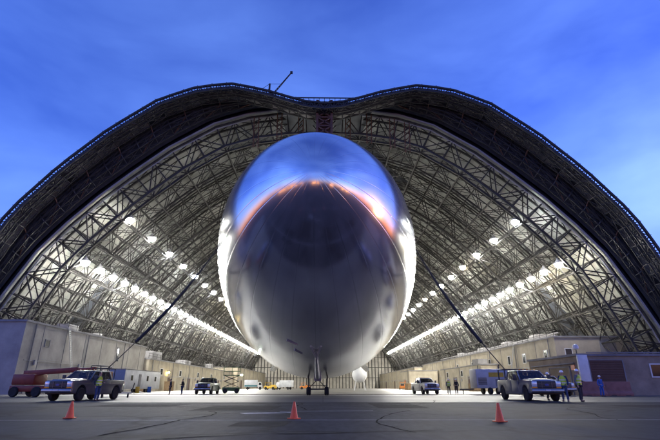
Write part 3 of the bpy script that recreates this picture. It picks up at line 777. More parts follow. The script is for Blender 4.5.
# ------------------------------------------------------------------ pickup trucks
def arc(cy, cz, r, a0, a1, n=9):
    return [(cy + r*math.cos(R(a0+(a1-a0)*k/n)), cz + r*math.sin(R(a0+(a1-a0)*k/n))) for k in range(n+1)]
def make_pickup(paint, label, loc, rz, rack=False):
    t = thing('pickup_truck', label, 'pickup truck', loc, rz, 'pickup trucks on the apron and hangar floor')
    W = 1.0
    FA, RA, wr = -2.1, 2.05, .41
    low = .5
    poly = [(-3.02,low),(-3.08,.72),(-3.1,1.14),(-2.98,1.24),(-1.25,1.31),(3.1,1.32),(3.14,.62)]
    poly += [(RA+.56,.5)] + arc(RA,.44,.54,6,174) + [(RA-.56,.42),(FA+.56,.42)] + arc(FA,.44,.54,6,174) + [(FA-.56,.5)]
    b = MB(); tp = lambda y, z: (1 if z < 1.0 else 1-.05*(z-1.0)/.3) * (1 if y > -2.6 else 1-.10*(-2.6-y)/.48)
    b.prism(poly, -W, W, tp); body = b.build('body', paint, t, bevel=.035)
    b = MB(); b.box((-.9,-2.9,.42), (.9,3.0,.56)); b.build('underbody', M['plastic'], t)
    # hood dome and bed tub
    b = MB(); b.hexa([(-.7,-3.0,1.1),(.7,-3.0,1.1),(.8,-1.3,1.2),(-.8,-1.3,1.2)], [(-.56,-2.92,1.31),(.56,-2.92,1.31),(.64,-1.25,1.39),(-.64,-1.25,1.39)])
    b.build('hood', paint, t, bevel=.04)
    b = MB(); b.box((-.82,1.62,1.322), (.82,3.05,1.328)); b.build('bed_liner', M['plastic'], t)
    # greenhouse
    bw, rw = .93, .74; y0, y1, r0, r1, zb, zt = -1.3, 1.5, -.42, 1.3, 1.29, 1.94
    b = MB()
    wz = lambda f: bw+(rw-bw)*f
    ya = lambda f: y0+(r0-y0)*f
    yc = lambda f: y1+(r1-y1)*f
    zz = lambda f: zb+(zt-zb)*f
    b.hexa([(-wz(.86),ya(.86),zz(.86)),(wz(.86),ya(.86),zz(.86)),(wz(.86),yc(.86),zz(.86)),(-wz(.86),yc(.86),zz(.86))], [(-rw+.04,r0+.06,zt),(rw-.04,r0+.06,zt),(rw-.04,r1-.05,zt),(-rw+.04,r1-.05,zt)])
    for s in (-1, 1):
        b.bar((s*(bw-.03),y0+.02,zb-.03), (s*(wz(.9)-.03),ya(.9)+.02,zz(.9)), .08, .09)
        b.bar((s*(bw-.05),y1-.06,zb-.03), (s*(wz(.9)-.05),yc(.9)-.06,zz(.9)), .1, .14)
        b.bar((s*(bw-.035),.14,zb-.03), (s*(wz(.9)-.035),.14,zz(.9)), .06, .1)
    b.build('cab', paint, t, bevel=.02)
    b = MB(); b.box((-.86,y0+.1,1.22), (.86,y0+.45,1.36)); b.build('dashboard', M['plastic'], t, bevel=.04)
    for sy in (-.25, .75):
        for sx_ in (-.42, .42):
            b = MB(); b.hexa([(sx_-.25,sy+.1,1.0),(sx_+.25,sy+.1,1.0),(sx_+.25,sy+.24,1.0),(sx_-.25,sy+.24,1.0)], [(sx_-.22,sy+.26,1.62),(sx_+.22,sy+.26,1.62),(sx_+.22,sy+.36,1.62),(sx_-.22,sy+.36,1.62)])
            b.box((sx_-.12,sy+.28,1.64), (sx_+.12,sy+.36,1.8)); b.build('seat', M['grey_cloth'], t, bevel=.03)
    b = MB(); b.tube([(.42+.18*math.cos(a*math.pi/8), -.72+.05*math.sin(a*math.pi/8), 1.36+.16*math.sin(a*math.pi/8)) for a in range(17)], .016, 6); b.build('steering_wheel', M['plastic'], t)
    b = MB()
    for s in (-1,1): b.bar((s*.1-.05,y0-.02,1.335), (s*.1+.5,y0+.12,1.42), .02)
    b.build('wiper', M['plastic'], t)
    def lerp3(a, c, f): return tuple(a[i]*(1-f)+c[i]*f for i in range(3))
    def pane(q, name, out, m=M['cabglass'], inset=(.08,.1)):
        a, bb, c, d = [Vector(p) for p in q]
        f, g = inset
        P = lambda u, v: (a*(1-u)+bb*u)*(1-v) + (d*(1-u)+c*u)*v
        pts = [P(f,g), P(1-f,g), P(1-f,1-g), P(f,1-g)]
        nrm = (pts[1]-pts[0]).cross(pts[3]-pts[0]).normalized()
        if nrm.dot(Vector(out)) < 0: nrm = -nrm
        b = MB(); b.hexa([p - nrm*.02 for p in pts], [p + nrm*.006 for p in pts]); return b.build(name, m, t)
    pane([(-bw,y0,zb),(bw,y0,zb),(rw,r0,zt),(-rw,r0,zt)], 'windshield', (0,-1,1), inset=(.07,.1))
    pane([(-bw,y1,zb),(bw,y1,zb),(rw,r1,zt),(-rw,r1,zt)], 'rear_window', (0,1,.3), inset=(.12,.15))
    for s in (-1, 1):
        E_ = lambda y, zf: (s*(bw+(rw-bw)*zf), y, zb+(zt-zb)*zf)
        def fr(y, zf): return E_(y + 0, zf)
        pane([fr(-.98,.12), fr(.08,.12), fr(.08,.88), fr(-.36,.88)], 'side_window', (s,0,.2), inset=(.03,.02))
        pane([fr(.2,.12), fr(1.16,.12), fr(1.12,.88), fr(.2,.88)], 'side_window', (s,0,.2), inset=(.03,.02))
        for ya, yb in ((-1.05,.12),(.16,1.2)):
            b = MB(); xs = s*.985
            b.hexa([(xs-.02,ya,.56),(xs+.02,ya,.56),(xs+.02,yb,.56),(xs-.02,yb,.56)], [(xs-.035,ya,1.26),(xs-.004,ya,1.26),(xs-.004,yb,1.26),(xs-.035,yb,1.26)])
            d = b.build('door', paint, t, bevel=.012)
            b = MB(); b.box((s*1.0-.02,yb-.26,1.08), (s*1.0+.025,yb-.08,1.12)); b.build('handle', M['chrome'], d)
        b = MB(); b.box((s*.98-.06,-1.02,1.3), (s*.98+.06,-.94,1.36)); b.box((min(s*1.02,s*1.24),-1.06,1.26), (max(s*1.02,s*1.24),-.94,1.62))
        b.build('side_mirror', M['plastic'], t, bevel=.02)
        # grey arch flare + step
        b = MB(); b.box((min(s*.9,s*1.04),-1.4,.36), (max(s*.9,s*1.04),1.4,.42)); b.build('side_step', M['plastic'], t)
        b = MB(); b.box((s*.74-.15,-3.125,.86), (s*.74+.15,-3.0,1.17)); b.build('headlight', M['headlamp'], t, bevel=.02)
        b = MB(); b.box((s*.74-.15,-3.12,.79), (s*.74+.15,-3.02,.85)); b.build('turn_signal', M['amber'], t)
        b = MB(); b.box((s*.86-.09,3.1,.8), (s*.86+.09,3.165,1.2)); b.build('tail_light', M['red_lens'], t, bevel=.01)
    b = MB(); b.box((-.56,-3.13,.78), (.56,-3.02,1.2)); g = b.build('grille', M['plastic'], t, bevel=.015)
    b = MB()
    for z in (.9, 1.02): b.box((-.54,-3.15,z-.02), (.54,-3.12,z+.02))
    for x in (-.3,.3): b.box((x-.03,-3.155,.8), (x+.03,-3.12,1.18))
    b.build('grille_bar', M['grey_trim'], g)
    b = MB(); b.lathe([(.001,-.012),(.13,-.012),(.14,0)], 24, (0,0,0), 'y'); o = b.build('badge', M['badge'], g, loc=(0,-3.16,.97)); o.scale = (1,1,.5)
    b = MB(); b.prism([(-3.2,.52),(-3.24,.6),(-3.22,.72),(-3.05,.74),(-3.05,.5)], -.99, .99); bp_ = b.build('front_bumper', M['chrome'], t, bevel=.025)
    b = MB(); b.box((-.32,-3.25,.53), (.32,-3.2,.6)); b.build('intake', M['plastic'], bp_)
    b = MB(); b.box((-.16,-3.262,.61), (.16,-3.24,.7)); b.build('license_plate', M['white'], bp_)
    b = MB(); b.prism([(3.12,.5),(3.3,.52),(3.3,.68),(3.12,.7)], -.95, .95); b.build('rear_bumper', M['chrome'], t, bevel=.02)
    for k in range(5):
        b = MB(); x = -.5+.25*k; b.box((x-.045,-.42,1.925), (x+.045,-.3,1.972)); b.build('marker_light', M['amber'], t, bevel=.01)
    for y in (FA, RA):
        for s in (-1, 1):
            c = (s*.86, y, wr)
            b = MB(); b.lathe([(.25,-.14),(.36,-.15),(.405,-.11),(wr,-.05),(wr,.05),(.405,.11),(.36,.15),(.25,.14)], 28, c, 'x'); wh = b.build('wheel', M['black'], t, smooth=True)
            b = MB(); b.lathe([(.24,-.1),(.255,-.125),(.22,-.13),(.18,-.06),(.08,-.06),(.07,-.13),(.01,-.13)] if s < 0 else [(.24,.1),(.255,.125),(.22,.13),(.18,.06),(.08,.06),(.07,.13),(.01,.13)], 20, c, 'x'); b.build('rim', M['alloy'], wh, smooth=True)
    if rack:
        b = MB()
        for s in (-1, 1):
            for y in (1.62, 2.95): b.bar((s*.85,y,1.3), (s*.85,y,2.05), .07)
            b.bar((s*.85,1.62,2.05), (s*.85,2.95,2.05), .06)
        for y in (1.62, 2.95): b.bar((-.85,y,2.05), (.85,y,2.05), .06)
        for x in (-.4,0,.4): b.bar((x,1.62,1.35), (x,1.62,2.05), .04)
        b.build('rack', M['plastic'], t)
    return t
make_pickup(M['silver'], 'silver crew cab pickup truck with rear rack, beside two workers in yellow vests', (14.0,32.4,0), R(-2), rack=True)
make_pickup(M['grey_paint'], 'grey crew cab pickup truck at left with a red machine in its bed', (-16.4,33.3,0), R(-6))
make_pickup(M['darkgreen_paint'], 'dark pickup truck on the left with two dark clad figures standing left of it', (-14.6,60.5,0), R(2))
make_pickup(M['white_truck'], 'pale pickup truck on the hangar floor beside a pair of workers, right of the airship', (13.0,60.5,0), R(4))
make_pickup(M['white_truck'], 'white pickup truck half hidden behind the yellow vests, before the workshop doorway', (22.9,48.5,0), R(10))

# red machine in the left truck's bed
t = thing('generator', 'red portable generator standing in the bed of grey pickup', 'generator', (-16.25,35.2,1.33))
b = MB(); b.box((-.45,-.55,.08), (.45,.55,.6)); b.build('housing', M['red'], t, bevel=.05)
b = MB()
for s in (-.5,.5):
    for y in (-.6,.6): b.bar((s,y,0), (s,y,.8), .05)
    b.bar((s,-.6,.8), (s,.6,.8), .05)
for y in (-.6,.6): b.bar((-.5,y,.8), (.5,y,.8), .05)
b.build('frame', M['plastic'], t)
b = MB(); b.box((-.3,-.57,.25), (.3,-.545,.5)); b.build('control_panel', M['plastic'], t)

# ------------------------------------------------------------------ cones
def cone():
    t = thing('traffic_cone', 'x', 'traffic cone', group='traffic cones on the apron')
    b = MB(); b.box((-.14,-.14,0), (.14,.14,.025)); b.build('base', M['cone'], t, bevel=.01)
    b = MB(); b.lathe([(.115,.024),(.11,.05),(.03,.445),(.022,.455),(.012,.455)], 24); b.build('body', M['cone'], t, smooth=True)
    return t
c0 = cone()
for i, (x, y, a, lab) in enumerate(((4.6,12.6,.3,'orange red traffic cone before the silver pickup, nearest to the camera'), (-.82,13.8,.9,'orange red traffic cone standing below the airship landing gear'), (-7.34,14.2,.1,'orange red traffic cone standing before the grey pickup at left'))):
    o = c0 if i == 0 else copy_tree(c0); o.location = (x,y,.002); o.rotation_euler = (0,0,a); o['label'] = lab

# ------------------------------------------------------------------ people
def skin_mesh(verts, edges, radii, sub=2):
    me = bpy.data.meshes.new('t'); me.from_pydata([tuple(v) for v in verts], edges, [])
    o = bpy.data.objects.new('t', me); COL.objects.link(o)
    m = o.modifiers.new('s', 'SKIN'); m.use_smooth_shade = True
    for i, r in enumerate(radii):
        rr = r if isinstance(r, tuple) else (r, r); me.skin_vertices[0].data[i].radius = rr
    me.skin_vertices[0].data[0].use_root = True
    if sub: s = o.modifiers.new('u', 'SUBSURF'); s.levels = s.render_levels = sub
    dg = bpy.context.evaluated_depsgraph_get(); out = bpy.data.meshes.new_from_object(o.evaluated_get(dg))
    bpy.data.objects.remove(o); return out
def chain_add(V, E, Rr, start, pts, rad):
    p = start
    for q, r in zip(pts, rad):
        V.append(Vector(q)); Rr.append(r); E.append((p, len(V)-1)); p = len(V)-1
    return p
def person(label, loc, rz, top, bottom, vest=False, hat=True, pose=0, H=1.78):
    t = thing('person', label, 'person', loc, rz, 'people standing by the trucks')
    k = H/1.78
    def P(x, y, z): return Vector((x*k, y*k, z*k))
    ar = [(.10,-.30),(.34,-.42),(.14,.10)][pose % 3]     # elbow spread / forearm reach
    lg_ = [(.10,.02),(.16,-.06),(.12,.10)][pose % 3]
    J = {}
    for s in (-1, 1):
        st = s if pose != 2 else 1
        J[s] = dict(hip=P(s*.095,0,.92), knee=P(s*(.095+lg_[0]*.25),-.03 - s*lg_[1]*.4,.50), ank=P(s*(.1+lg_[0]*.4),.02 - s*lg_[1],.09), toe=P(s*(.12+lg_[0]*.4),-.16 - s*lg_[1],.045),
                    sh=P(s*.185,0,1.43), el=P(s*(.235+ar[0]*.25),.05,1.15))
        if pose == 1 and s == 1: J[s]['wr'] = P(s*.16,-.24,1.12)
        elif pose == 2 and s == -1: J[s]['wr'] = P(s*.27,-.18,1.02)
        else: J[s]['wr'] = P(s*(.25+ar[0]*.2),-.06,.92)
    # body: one skinned surface
    V = [P(0,0,.95)]; E = []; Rr = [(.13*k,.10*k)]
    ch = chain_add(V, E, Rr, 0, [P(0,-.005,1.1),P(0,0,1.28),P(0,.005,1.42)], [(.125*k,.09*k),(.15*k,.105*k),(.12*k,.085*k)])
    hd = chain_add(V, E, Rr, ch, [P(0,.0,1.5),P(0,-.01,1.56),P(0,-.02,1.63),P(0,-.015,1.70),P(0,-.01,1.75)], [.055*k,.062*k,(.074*k,.09*k),(.078*k,.094*k),(.05*k,.06*k)])
    for s in (-1, 1):
        j = J[s]
        chain_add(V, E, Rr, ch, [j['sh'],(j['sh']+j['el'])/2,j['el'],(j['el']+j['wr'])/2,j['wr']], [.06*k,.05*k,.042*k,.04*k,.028*k])
        chain_add(V, E, Rr, 0, [j['hip'],(j['hip']+j['knee'])/2,j['knee'],j['knee'].lerp(j['ank'],.4),j['ank'],j['toe']], [.09*k,.08*k,.058*k,.056*k,.038*k,.035*k])
    me = skin_mesh(V, E, Rr)
    bm = bmesh.new(); bm.from_mesh(me)
    # hands with five fingers, then nose and ears, all in the same mesh
    for s in (-1, 1):
        j = J[s]; d = (j['wr']-j['el']).normalized(); side = Vector((0,-1,0)) - d*Vector((0,-1,0)).dot(d); side.normalize(); inn = d.cross(side)
        palm = j['wr']; V = [palm]; E = []; Rr = [.026*k]
        e = chain_add(V, E, Rr, 0, [palm+d*.05*k, palm+d*.09*k], [(.03*k,.03*k),(.03*k,.03*k)])
        m2 = skin_mesh(V, E, Rr, 1); bm.from_mesh(m2)
        for q, ln in zip((-.027,-.009,.009,.027), (.065,.078,.073,.055)):
            f0 = palm+d*.08*k - side*q*k; curl = inn*(-s)*.25
            V = [f0]; E = []; Rr = [.009*k]
            chain_add(V, E, Rr, 0, [f0+d*ln*.5*k, f0+d*ln*.8*k+curl*ln*.5*k, f0+d*ln*1.0*k+curl*ln*1.3*k], [.009*k,.0085*k,.007*k]); bm.from_mesh(skin_mesh(V, E, Rr, 0))
        f0 = palm+d*.03*k+side*.022*k; V = [f0]; E = []; Rr = [.011*k]
        chain_add(V, E, Rr, 0, [f0+side*.028*k+d*.03*k, f0+side*.036*k+d*.062*k], [.0105*k,.008*k]); bm.from_mesh(skin_mesh(V, E, Rr, 0))
        q = bmesh.ops.create_uvsphere(bm, u_segments=8, v_segments=6, radius=.03*k)
        bmesh.ops.transform(bm, matrix=Matrix.Translation(P(s*.08,0,1.635)) @ Matrix.Diagonal((.35,.7,1.1,1)), verts=q['verts'])
    q = bmesh.ops.create_cone(bm, segments=6, radius1=.018*k, radius2=.006*k, depth=.05*k, cap_ends=True)
    bmesh.ops.transform(bm, matrix=Matrix.Translation(P(0,-.112,1.625)) @ Matrix.Rotation(R(-20),4,'X'), verts=q['verts'])
    me2 = bpy.data.meshes.new('body'); bm.to_mesh(me2); bm.free(); me2.materials.clear(); me2.materials.append(M['skin'])
    me2.polygons.foreach_set('use_smooth', [True]*len(me2.polygons))
    ob = bpy.data.objects.new('body', me2); COL.objects.link(ob); ob.parent = t
    def cloth(name, V, E, Rr, m, sub=2):
        mm = skin_mesh(V, E, Rr, sub); mm.name = name; mm.materials.clear(); mm.materials.append(m)
        o = bpy.data.objects.new(name, mm); COL.objects.link(o); o.parent = t; return o
    V = [P(0,0,.96)]; E = []; Rr = [(.155*k,.12*k)]
    for s in (-1, 1):
        j = J[s]; chain_add(V, E, Rr, 0, [j['hip'],(j['hip']+j['knee'])/2,j['knee'],j['knee'].lerp(j['ank'],.5),j['ank']+Vector((0,0,.0))], [.105*k,.097*k,.078*k,.074*k,.066*k])
    cloth('trousers', V, E, Rr, bottom)
    V = [P(0,0,.98)]; E = []; Rr = [(.165*k,.125*k)]
    c2 = chain_add(V, E, Rr, 0, [P(0,0,1.12),P(0,0,1.28),P(0,.005,1.43),P(0,.0,1.50)], [(.155*k,.115*k),(.175*k,.13*k),(.145*k,.105*k),.065*k])
    for s in (-1, 1):
        j = J[s]; chain_add(V, E, Rr, 3, [j['sh'],(j['sh']+j['el'])/2,j['el'],(j['el']+j['wr'])/2,j['wr']-(j['wr']-j['el'])*.06], [.08*k,.068*k,.06*k,.054*k,.046*k])
    cloth('jacket', V, E, Rr, top)
    for s in (-1, 1):
        j = J[s]; V = [j['ank']+Vector((0,.02,-.02))]; E = []; Rr = [.055*k]
        chain_add(V, E, Rr, 0, [(j['ank']+j['toe'])/2+Vector((0,0,-.015)), j['toe']], [(.048*k,.048*k),(.045*k,.04*k)]); cloth('boot', V, E, Rr, M['boot'], 1)
    if vest:
        b = MB(); b.cur = 0
        rings = []
        for z, rx, ry in ((.93,.205,.165),(1.05,.20,.16),(1.10,.20,.16),(1.22,.212,.165),(1.27,.215,.167),(1.40,.20,.15),(1.49,.11,.10)):
            rings.append([P(rx*math.cos(a), ry*math.sin(a), z) for a in [2*math.pi*q/20 for q in range(20)]])
        for i in range(len(rings)-1):
            b.cur = 1 if i in (1, 3) else 0
            b.add(rings[i]+rings[i+1], [(q,(q+1) % 20,20+(q+1) % 20,20+q) for q in range(20)])
        b.build('hi_vis_vest', [M['hivis'], M['reflective']], t, smooth=True)
    if hat:
        b = MB(); c = P(0,-.01,1.70)
        b.lathe([(.105*k,.0),(.104*k,.04*k),(.085*k,.085*k),(.05*k,.115*k),(.01*k,.122*k)], 20, c)
        b.lathe([(.10*k,-.008*k),(.135*k,-.012*k),(.135*k,.004*k),(.10*k,.01*k)], 20, c+Vector((0,-.02,0))); b.build('hard_hat', M['hat'], t, smooth=True)
    else:
        b = MB(); c = P(0,.005,1.68); b.lathe([(.09*k,-.02*k),(.094*k,.03*k),(.075*k,.075*k),(.01*k,.095*k)], 16, c); b.build('hair', M['hair'], t, smooth=True)
    return t
person('worker in yellow vest and white hard hat with blue jeans, right by the pickup bumper', (15.0,29.4,0), R(-40), M['navy_cloth'], M['jeans'], True, True, 0, 1.8)
person('worker in yellow vest and white hard hat with dark trousers, farthest from the silver pickup', (15.75,29.0,0), R(35), M['grey_cloth'], M['dark_cloth'], True, True, 1, 1.86)
person('worker in white hard hat and dark jacket, mostly hidden behind the silver pickup hood', (15.6,32.6,0), R(20), M['dark_cloth'], M['dark_cloth'], False, True, 2, 1.78)
person('worker in yellow vest standing at the door of the grey pickup', (-14.55,31.0,0), R(70), M['dark_cloth'], M['jeans'], True, False, 1, 1.78)
person('person in bright blue overalls standing before the white corner post', (26.3,44.6,0), R(15), M['blue_cloth'], M['blue_cloth'], False, True, 0, 1.85)
person('dark clad person standing left of the dark pickup, farther from the truck', (-18.4,57.6,0), R(-60), M['dark_cloth'], M['dark_cloth'], False, False, 0, 1.76)
person('dark clad person left of the dark pickup, the nearer one, one hand raised', (-16.9,57.4,0), R(-100), M['dark_cloth'], M['navy_cloth'], False, False, 1, 1.74)
person('worker in yellow vest standing right beside the pale pickup', (15.6,58.8,0), R(10), M['grey_cloth'], M['dark_cloth'], True, True, 0, 1.78)
person('dark clad worker with a yellow vested companion beside the pale pickup', (16.5,58.6,0), R(-30), M['dark_cloth'], M['dark_cloth'], False, True, 2, 1.75)

# ------------------------------------------------------------------ machines
def wheel_(b, x, y, r, wdt=.3): b.lathe([(r*.5,-wdt/2),(r*.9,-wdt/2),(r,-wdt*.3),(r,wdt*.3),(r*.9,wdt/2),(r*.5,wdt/2)], 20, (x,y,r), 'x')
def wheels(t, pts, r, wdt=.3):
    for x, y in pts:
        b = MB(); wheel_(b, x, y, r, wdt); b.build('wheel', M['black'], t, smooth=True)
# red boom lift at far left with its boom lying level
t = thing('boom_lift', 'red boom lift with level boom behind the grey pickup', 'boom lift', (-26.5,44,0), R(-8)); t.scale = (.88,.88,.88)
b = MB(); b.box((-1.9,-1.1,.5), (1.9,1.1,1.1)); b.build('chassis', M['red'], t, bevel=.08)
b = MB(); b.box((-1.9,-1.0,1.15), (.6,1.0,2.2)); b.build('turret', M['red'], t, bevel=.12)
for y in (-1.15, 1.15):
    for x in (-1.25, 1.25):
        b = MB(); b.lathe([(.25,-.16),(.45,-.17),(.5,-.1),(.5,.1),(.45,.17),(.25,.16)], 20, (x,y,.5), 'y'); b.build('wheel', M['black'], t, smooth=True)
b = MB(); b.bar((-1.4,0,2.3), (4.6,0,2.65), .42, .5); b.bar((4.4,0,2.64), (6.6,0,2.75), .28, .34); b.build('boom', M['red'], t, bevel=.03)
b = MB()
for x in (6.6, 7.6):
    for y in (-.8, .8): b.bar((x,y,1.9), (x,y,3.0), .06)
for z in (1.95, 2.5, 3.0):
    for y in (-.8,.8): b.bar((6.6,y,z), (7.6,y,z), .05)
    for x in (6.6,7.6): b.bar((x,-.8,z), (x,.8,z), .05)
b.build('basket', M['plastic'], t)
# office trailer left
t = thing('office_trailer', 'long white office trailer with pale blue end, beside left annex', 'trailer', (-31.3,69,0))
b = MB(); b.cur = 0; b.box((0,.03,.55), (2.5,15,3.25)); b.build('body', M['trailer_white'], t, bevel=.05)
b = MB(); b.box((.06,-.02,.62), (2.44,.04,3.2)); b.build('end_panel', M['trailer_blue'], t)
b = MB(); b.box((-.05,-.05,3.25), (2.55,15.05,3.36)); b.build('roof', M['grey_wall'], t)
for y in (2.6, 9.0, 12.6):
    b = MB(); b.box((2.48,y-.35,1.75), (2.53,y+.35,2.5)); w_ = b.build('window', M['glass'], t)
b = MB(); b.box((2.48,5.2,.6), (2.54,6.2,2.7)); d = b.build('door', M['grey_wall'], t); b = MB(); b.box((2.54,5.28,1.6), (2.6,5.4,1.66)); b.build('handle', M['chrome'], d)
wheels(t, [(x,y) for x in (.25,2.25) for y in (9.2,10.2)], .42)
b = MB(); b.bar((1.25,0,.5), (1.25,-1.5,.55), .16); b.bar((.4,.2,.5), (1.25,-1.4,.55), .1); b.bar((2.1,.2,.5), (1.25,-1.4,.55), .1); b.bar((1.25,-1.3,0), (1.25,-1.3,.6), .1); b.build('hitch', M['plastic'], t)
# low flat cart
t = thing('flat_cart', 'low flat cart with an upright handle frame behind the grey pickup', 'cart', (-17.7,41,0), R(20))
b = MB(); b.box((-1.3,-.6,.32), (1.3,.6,.42)); b.build('deck', M['grey_wall'], t, bevel=.02)
b = MB()
for y in (-.5,.5): b.bar((1.25,y,.4), (1.4,y,1.15), .06)
b.bar((1.4,-.5,1.15), (1.4,.5,1.15), .06); b.bar((1.3,-.5,.75), (1.3,.5,.75), .05); b.build('handle_frame', M['plastic'], t)
wheels(t, [(-1,-.5),(-1,.5),(1,-.5),(1,.5)], .16, .1)
# scissor work platform with work light behind the dark pickup
t = thing('scissor_lift', 'green scissor lift with a glaring work light just right of dark pickup', 'lift', (-13.0,67.5,0), R(10))
gm = mat('green_machine_paint', (.08,.16,.06), .5, 0, .3, 2)
b = MB(); b.box((-1.2,-.7,.3), (1.2,.7,.8)); b.build('chassis', gm, t, bevel=.05)
wheels(t, [(-.7,-.9)], .01) if False else None
for y in (-.72,.72):
    for x in (-.8,.8):
        b = MB(); b.lathe([(.15,-.12),(.3,-.12),(.33,0),(.3,.12),(.15,.12)], 18, (x,y,.33), 'y'); b.build('wheel', M['black'], t, smooth=True)
b = MB()
for y in (-.5,.5):
    for q in range(2): z = .85+q*.75; b.bar((-1,y,z), (1,y,z+.75), .08); b.bar((1,y,z), (-1,y,z+.75), .08)
b.build('scissor_arms', M['plastic'], t)
b = MB(); b.box((-1.2,-.7,2.35), (1.2,.7,2.45))
for x in (-1.15,0,1.15):
    for y in (-.65,.65): b.bar((x,y,2.4), (x,y,3.5), .06)
for z in (2.95,3.5):
    for y in (-.65,.65): b.bar((-1.15,y,z), (1.15,y,z), .05)
    for x in (-1.15,1.15): b.bar((x,-.65,z), (x,.65,z), .05)
b.build('platform', gm, t)
b = MB(); b.box((1.15,-.9,2.3), (1.5,-.72,2.55)); wl = b.build('work_light', M['plastic'], t); b = MB(); b.box((1.18,-.93,2.33), (1.47,-.905,2.52)); b.build('lens', M['worklight'], wl)
# white generator trailer with yellow panel, right
t = thing('generator_trailer', 'white generator trailer with a yellow panel, behind silver pickup', 'trailer', (20.6,58,0), R(6))
b = MB(); b.box((-2.2,-1.0,.7), (1.9,1.0,2.9)); b.build('body', M['trailer_white'], t, bevel=.08)
b = MB(); b.box((-.6,-1.03,2.0), (1.3,-.99,2.5)); b.build('yellow_panel', M['yellow'], t)
b = MB()
for k in range(7): b.box((-2.0,-1.03,1.1+k*.12), (-.9,-1.0,1.16+k*.12))
b.build('louvre', M['plastic'], t)
b = MB(); b.box((.2,-1.03,.9), (1.5,-1.0,1.75)); b.build('access_door', M['grey_wall'], t)
b = MB(); b.bar((-2.2,0,.6), (-4.0,0,.55), .14); b.bar((-3.6,0,0), (-3.6,0,.6), .1); b.build('hitch', M['plastic'], t)
wheels(t, [(-.6,-.95),(-.6,.95),(.4,-.95),(.4,.95)], .4)
b = MB(); b.tube([(1.4,.3,2.9),(1.4,.3,3.3),(1.55,.3,3.45)], .07, 8); b.build('exhaust', M['plastic'], t)
# far vehicles
def box_truck(label, loc, rz):
    t = thing('box_truck', label, 'truck', loc, rz)
    b = MB(); b.box((-2.6,-1.1,.8), (1.6,1.1,2.9)); b.build('cargo_box', M['trailer_white'], t, bevel=.04)
    b = MB(); b.box((-2.5,-1.13,.95), (1.5,-1.09,1.4)); b.build('side_stripe', mat('teal_stripe', (.05,.16,.18), .5), t)
    b = MB(); b.prism([(-1.0,.5),(1.0,.5),(1.0,2.2),(-1.0,2.2)], 0, 1); b = MB()
    b.hexa([(1.65,-1,.5),(3.3,-1,.5),(3.3,1,.5),(1.65,1,.5)], [(1.65,-.95,2.3),(2.7,-.9,2.3),(2.7,.9,2.3),(1.65,.95,2.3)]); b.build('cab', M['white_truck'], t, bevel=.08)
    b = MB(); b.hexa([(1.9,-.99,1.4),(2.8,-.99,1.4),(2.6,-.96,2.1),(1.9,-.97,2.1)], [(1.9,-1.02,1.4),(2.8,-1.02,1.4),(2.6,-.99,2.1),(1.9,-1.0,2.1)]); b.build('side_window', M['glass'], t)
    for x in (-1.5, 2.4):
        for y in (-1,1):
            b = MB(); b.lathe([(.2,-.14),(.4,-.14),(.45,0),(.4,.14),(.2,.14)], 18, (x,y,.45), 'y'); b.build('wheel', M['black'], t, smooth=True)
    return t
box_truck('white box truck with dark stripe parked deep in the hangar, left side', (-22.5,152,0), R(8))
box_truck('white box truck with its back turned beside the yellow tow tractor', (-12.6,158,0), R(160))
def tow_tractor(label, loc, rz, m):
    t = thing('tow_tractor', label, 'tow tractor', loc, rz)
    b = MB(); b.box((-1.9,-.9,.4), (1.9,.9,1.15)); b.box((.2,-.8,1.15), (1.8,.8,1.45)); b.build('chassis', m, t, bevel=.1)
    b = MB()
    for x in (-1.3,.1):
        for y in (-.75,.75): b.bar((x,y,1.1), (x,y,2.1), .1)
    b.box((-1.45,-.85,2.1), (.25,.85,2.2)); b.build('canopy', m, t)
    b = MB(); b.box((-1.1,-.5,1.15), (-.5,.5,1.3)); b.box((-1.25,-.5,1.2), (-1.1,.5,1.75)); b.build('seat', M['plastic'], t)
    for x in (-1.2,1.2):
        for y in (-.85,.85):
            b = MB(); b.lathe([(.2,-.14),(.4,-.14),(.45,0),(.4,.14),(.2,.14)], 18, (x,y,.45), 'y'); b.build('wheel', M['black'], t, smooth=True)
    return t
tow_tractor('yellow tow tractor with canopy between two white box trucks', (-16.6,150,0), R(-12), M['yellow'])
tow_tractor('orange tow tractor far back, just left of the airship landing gear', (-6.3,168,0), R(5), M['orange'])
tow_tractor('orange tow tractor parked before the far right shed', (24.5,146,0), R(80), M['orange'])
M['wood'] = mat('rough_wood', (.26,.17,.09), .8, 0, .4, 4)
def crate(label, x, y, rz, sz, group='crates along the hangar walls'):
    t = thing('wooden_crate', label, 'crate', (x,y,0), rz, group); a, c, h = sz
    b = MB(); b.box((-a/2,-c/2,.12), (a/2,c/2,h)); b.build('box', M['wood'], t)
    for y_ in (-c/2-.03, c/2+.03):
        b = MB()
        for q in (-1,1): b.bar((q*(a/2-.08),y_,.12), (q*(a/2-.08),y_,h), .1, .05); b.bar((-a/2,y_,.2 if q < 0 else h-.1), (a/2,y_,.2 if q < 0 else h-.1), .055, .1)
        b.build('batten_frame', M['wood'], t)
    b = MB()
    for q in (-.8,0,.8): b.box((q*a/2-.06,-c/2,0), (q*a/2+.06,c/2,.12))
    b.build('skid', M['wood'], t)
crate('long low wooden crate by the left annex just past the office trailer', -33.8, 90, .1, (2.6,1.4,1.3))
crate('tall wooden crate by the left annex, near the warm wall lamp', -34.2, 106, -.1, (1.6,1.6,2.0))
crate('wooden crate against the right annex, left of the generator trailer', 31.2, 97, .2, (2.2,1.6,1.5))
crate('small wooden crate deep on the right side before the warm lit shed', 25.6, 141, .3, (1.8,1.8,1.8))
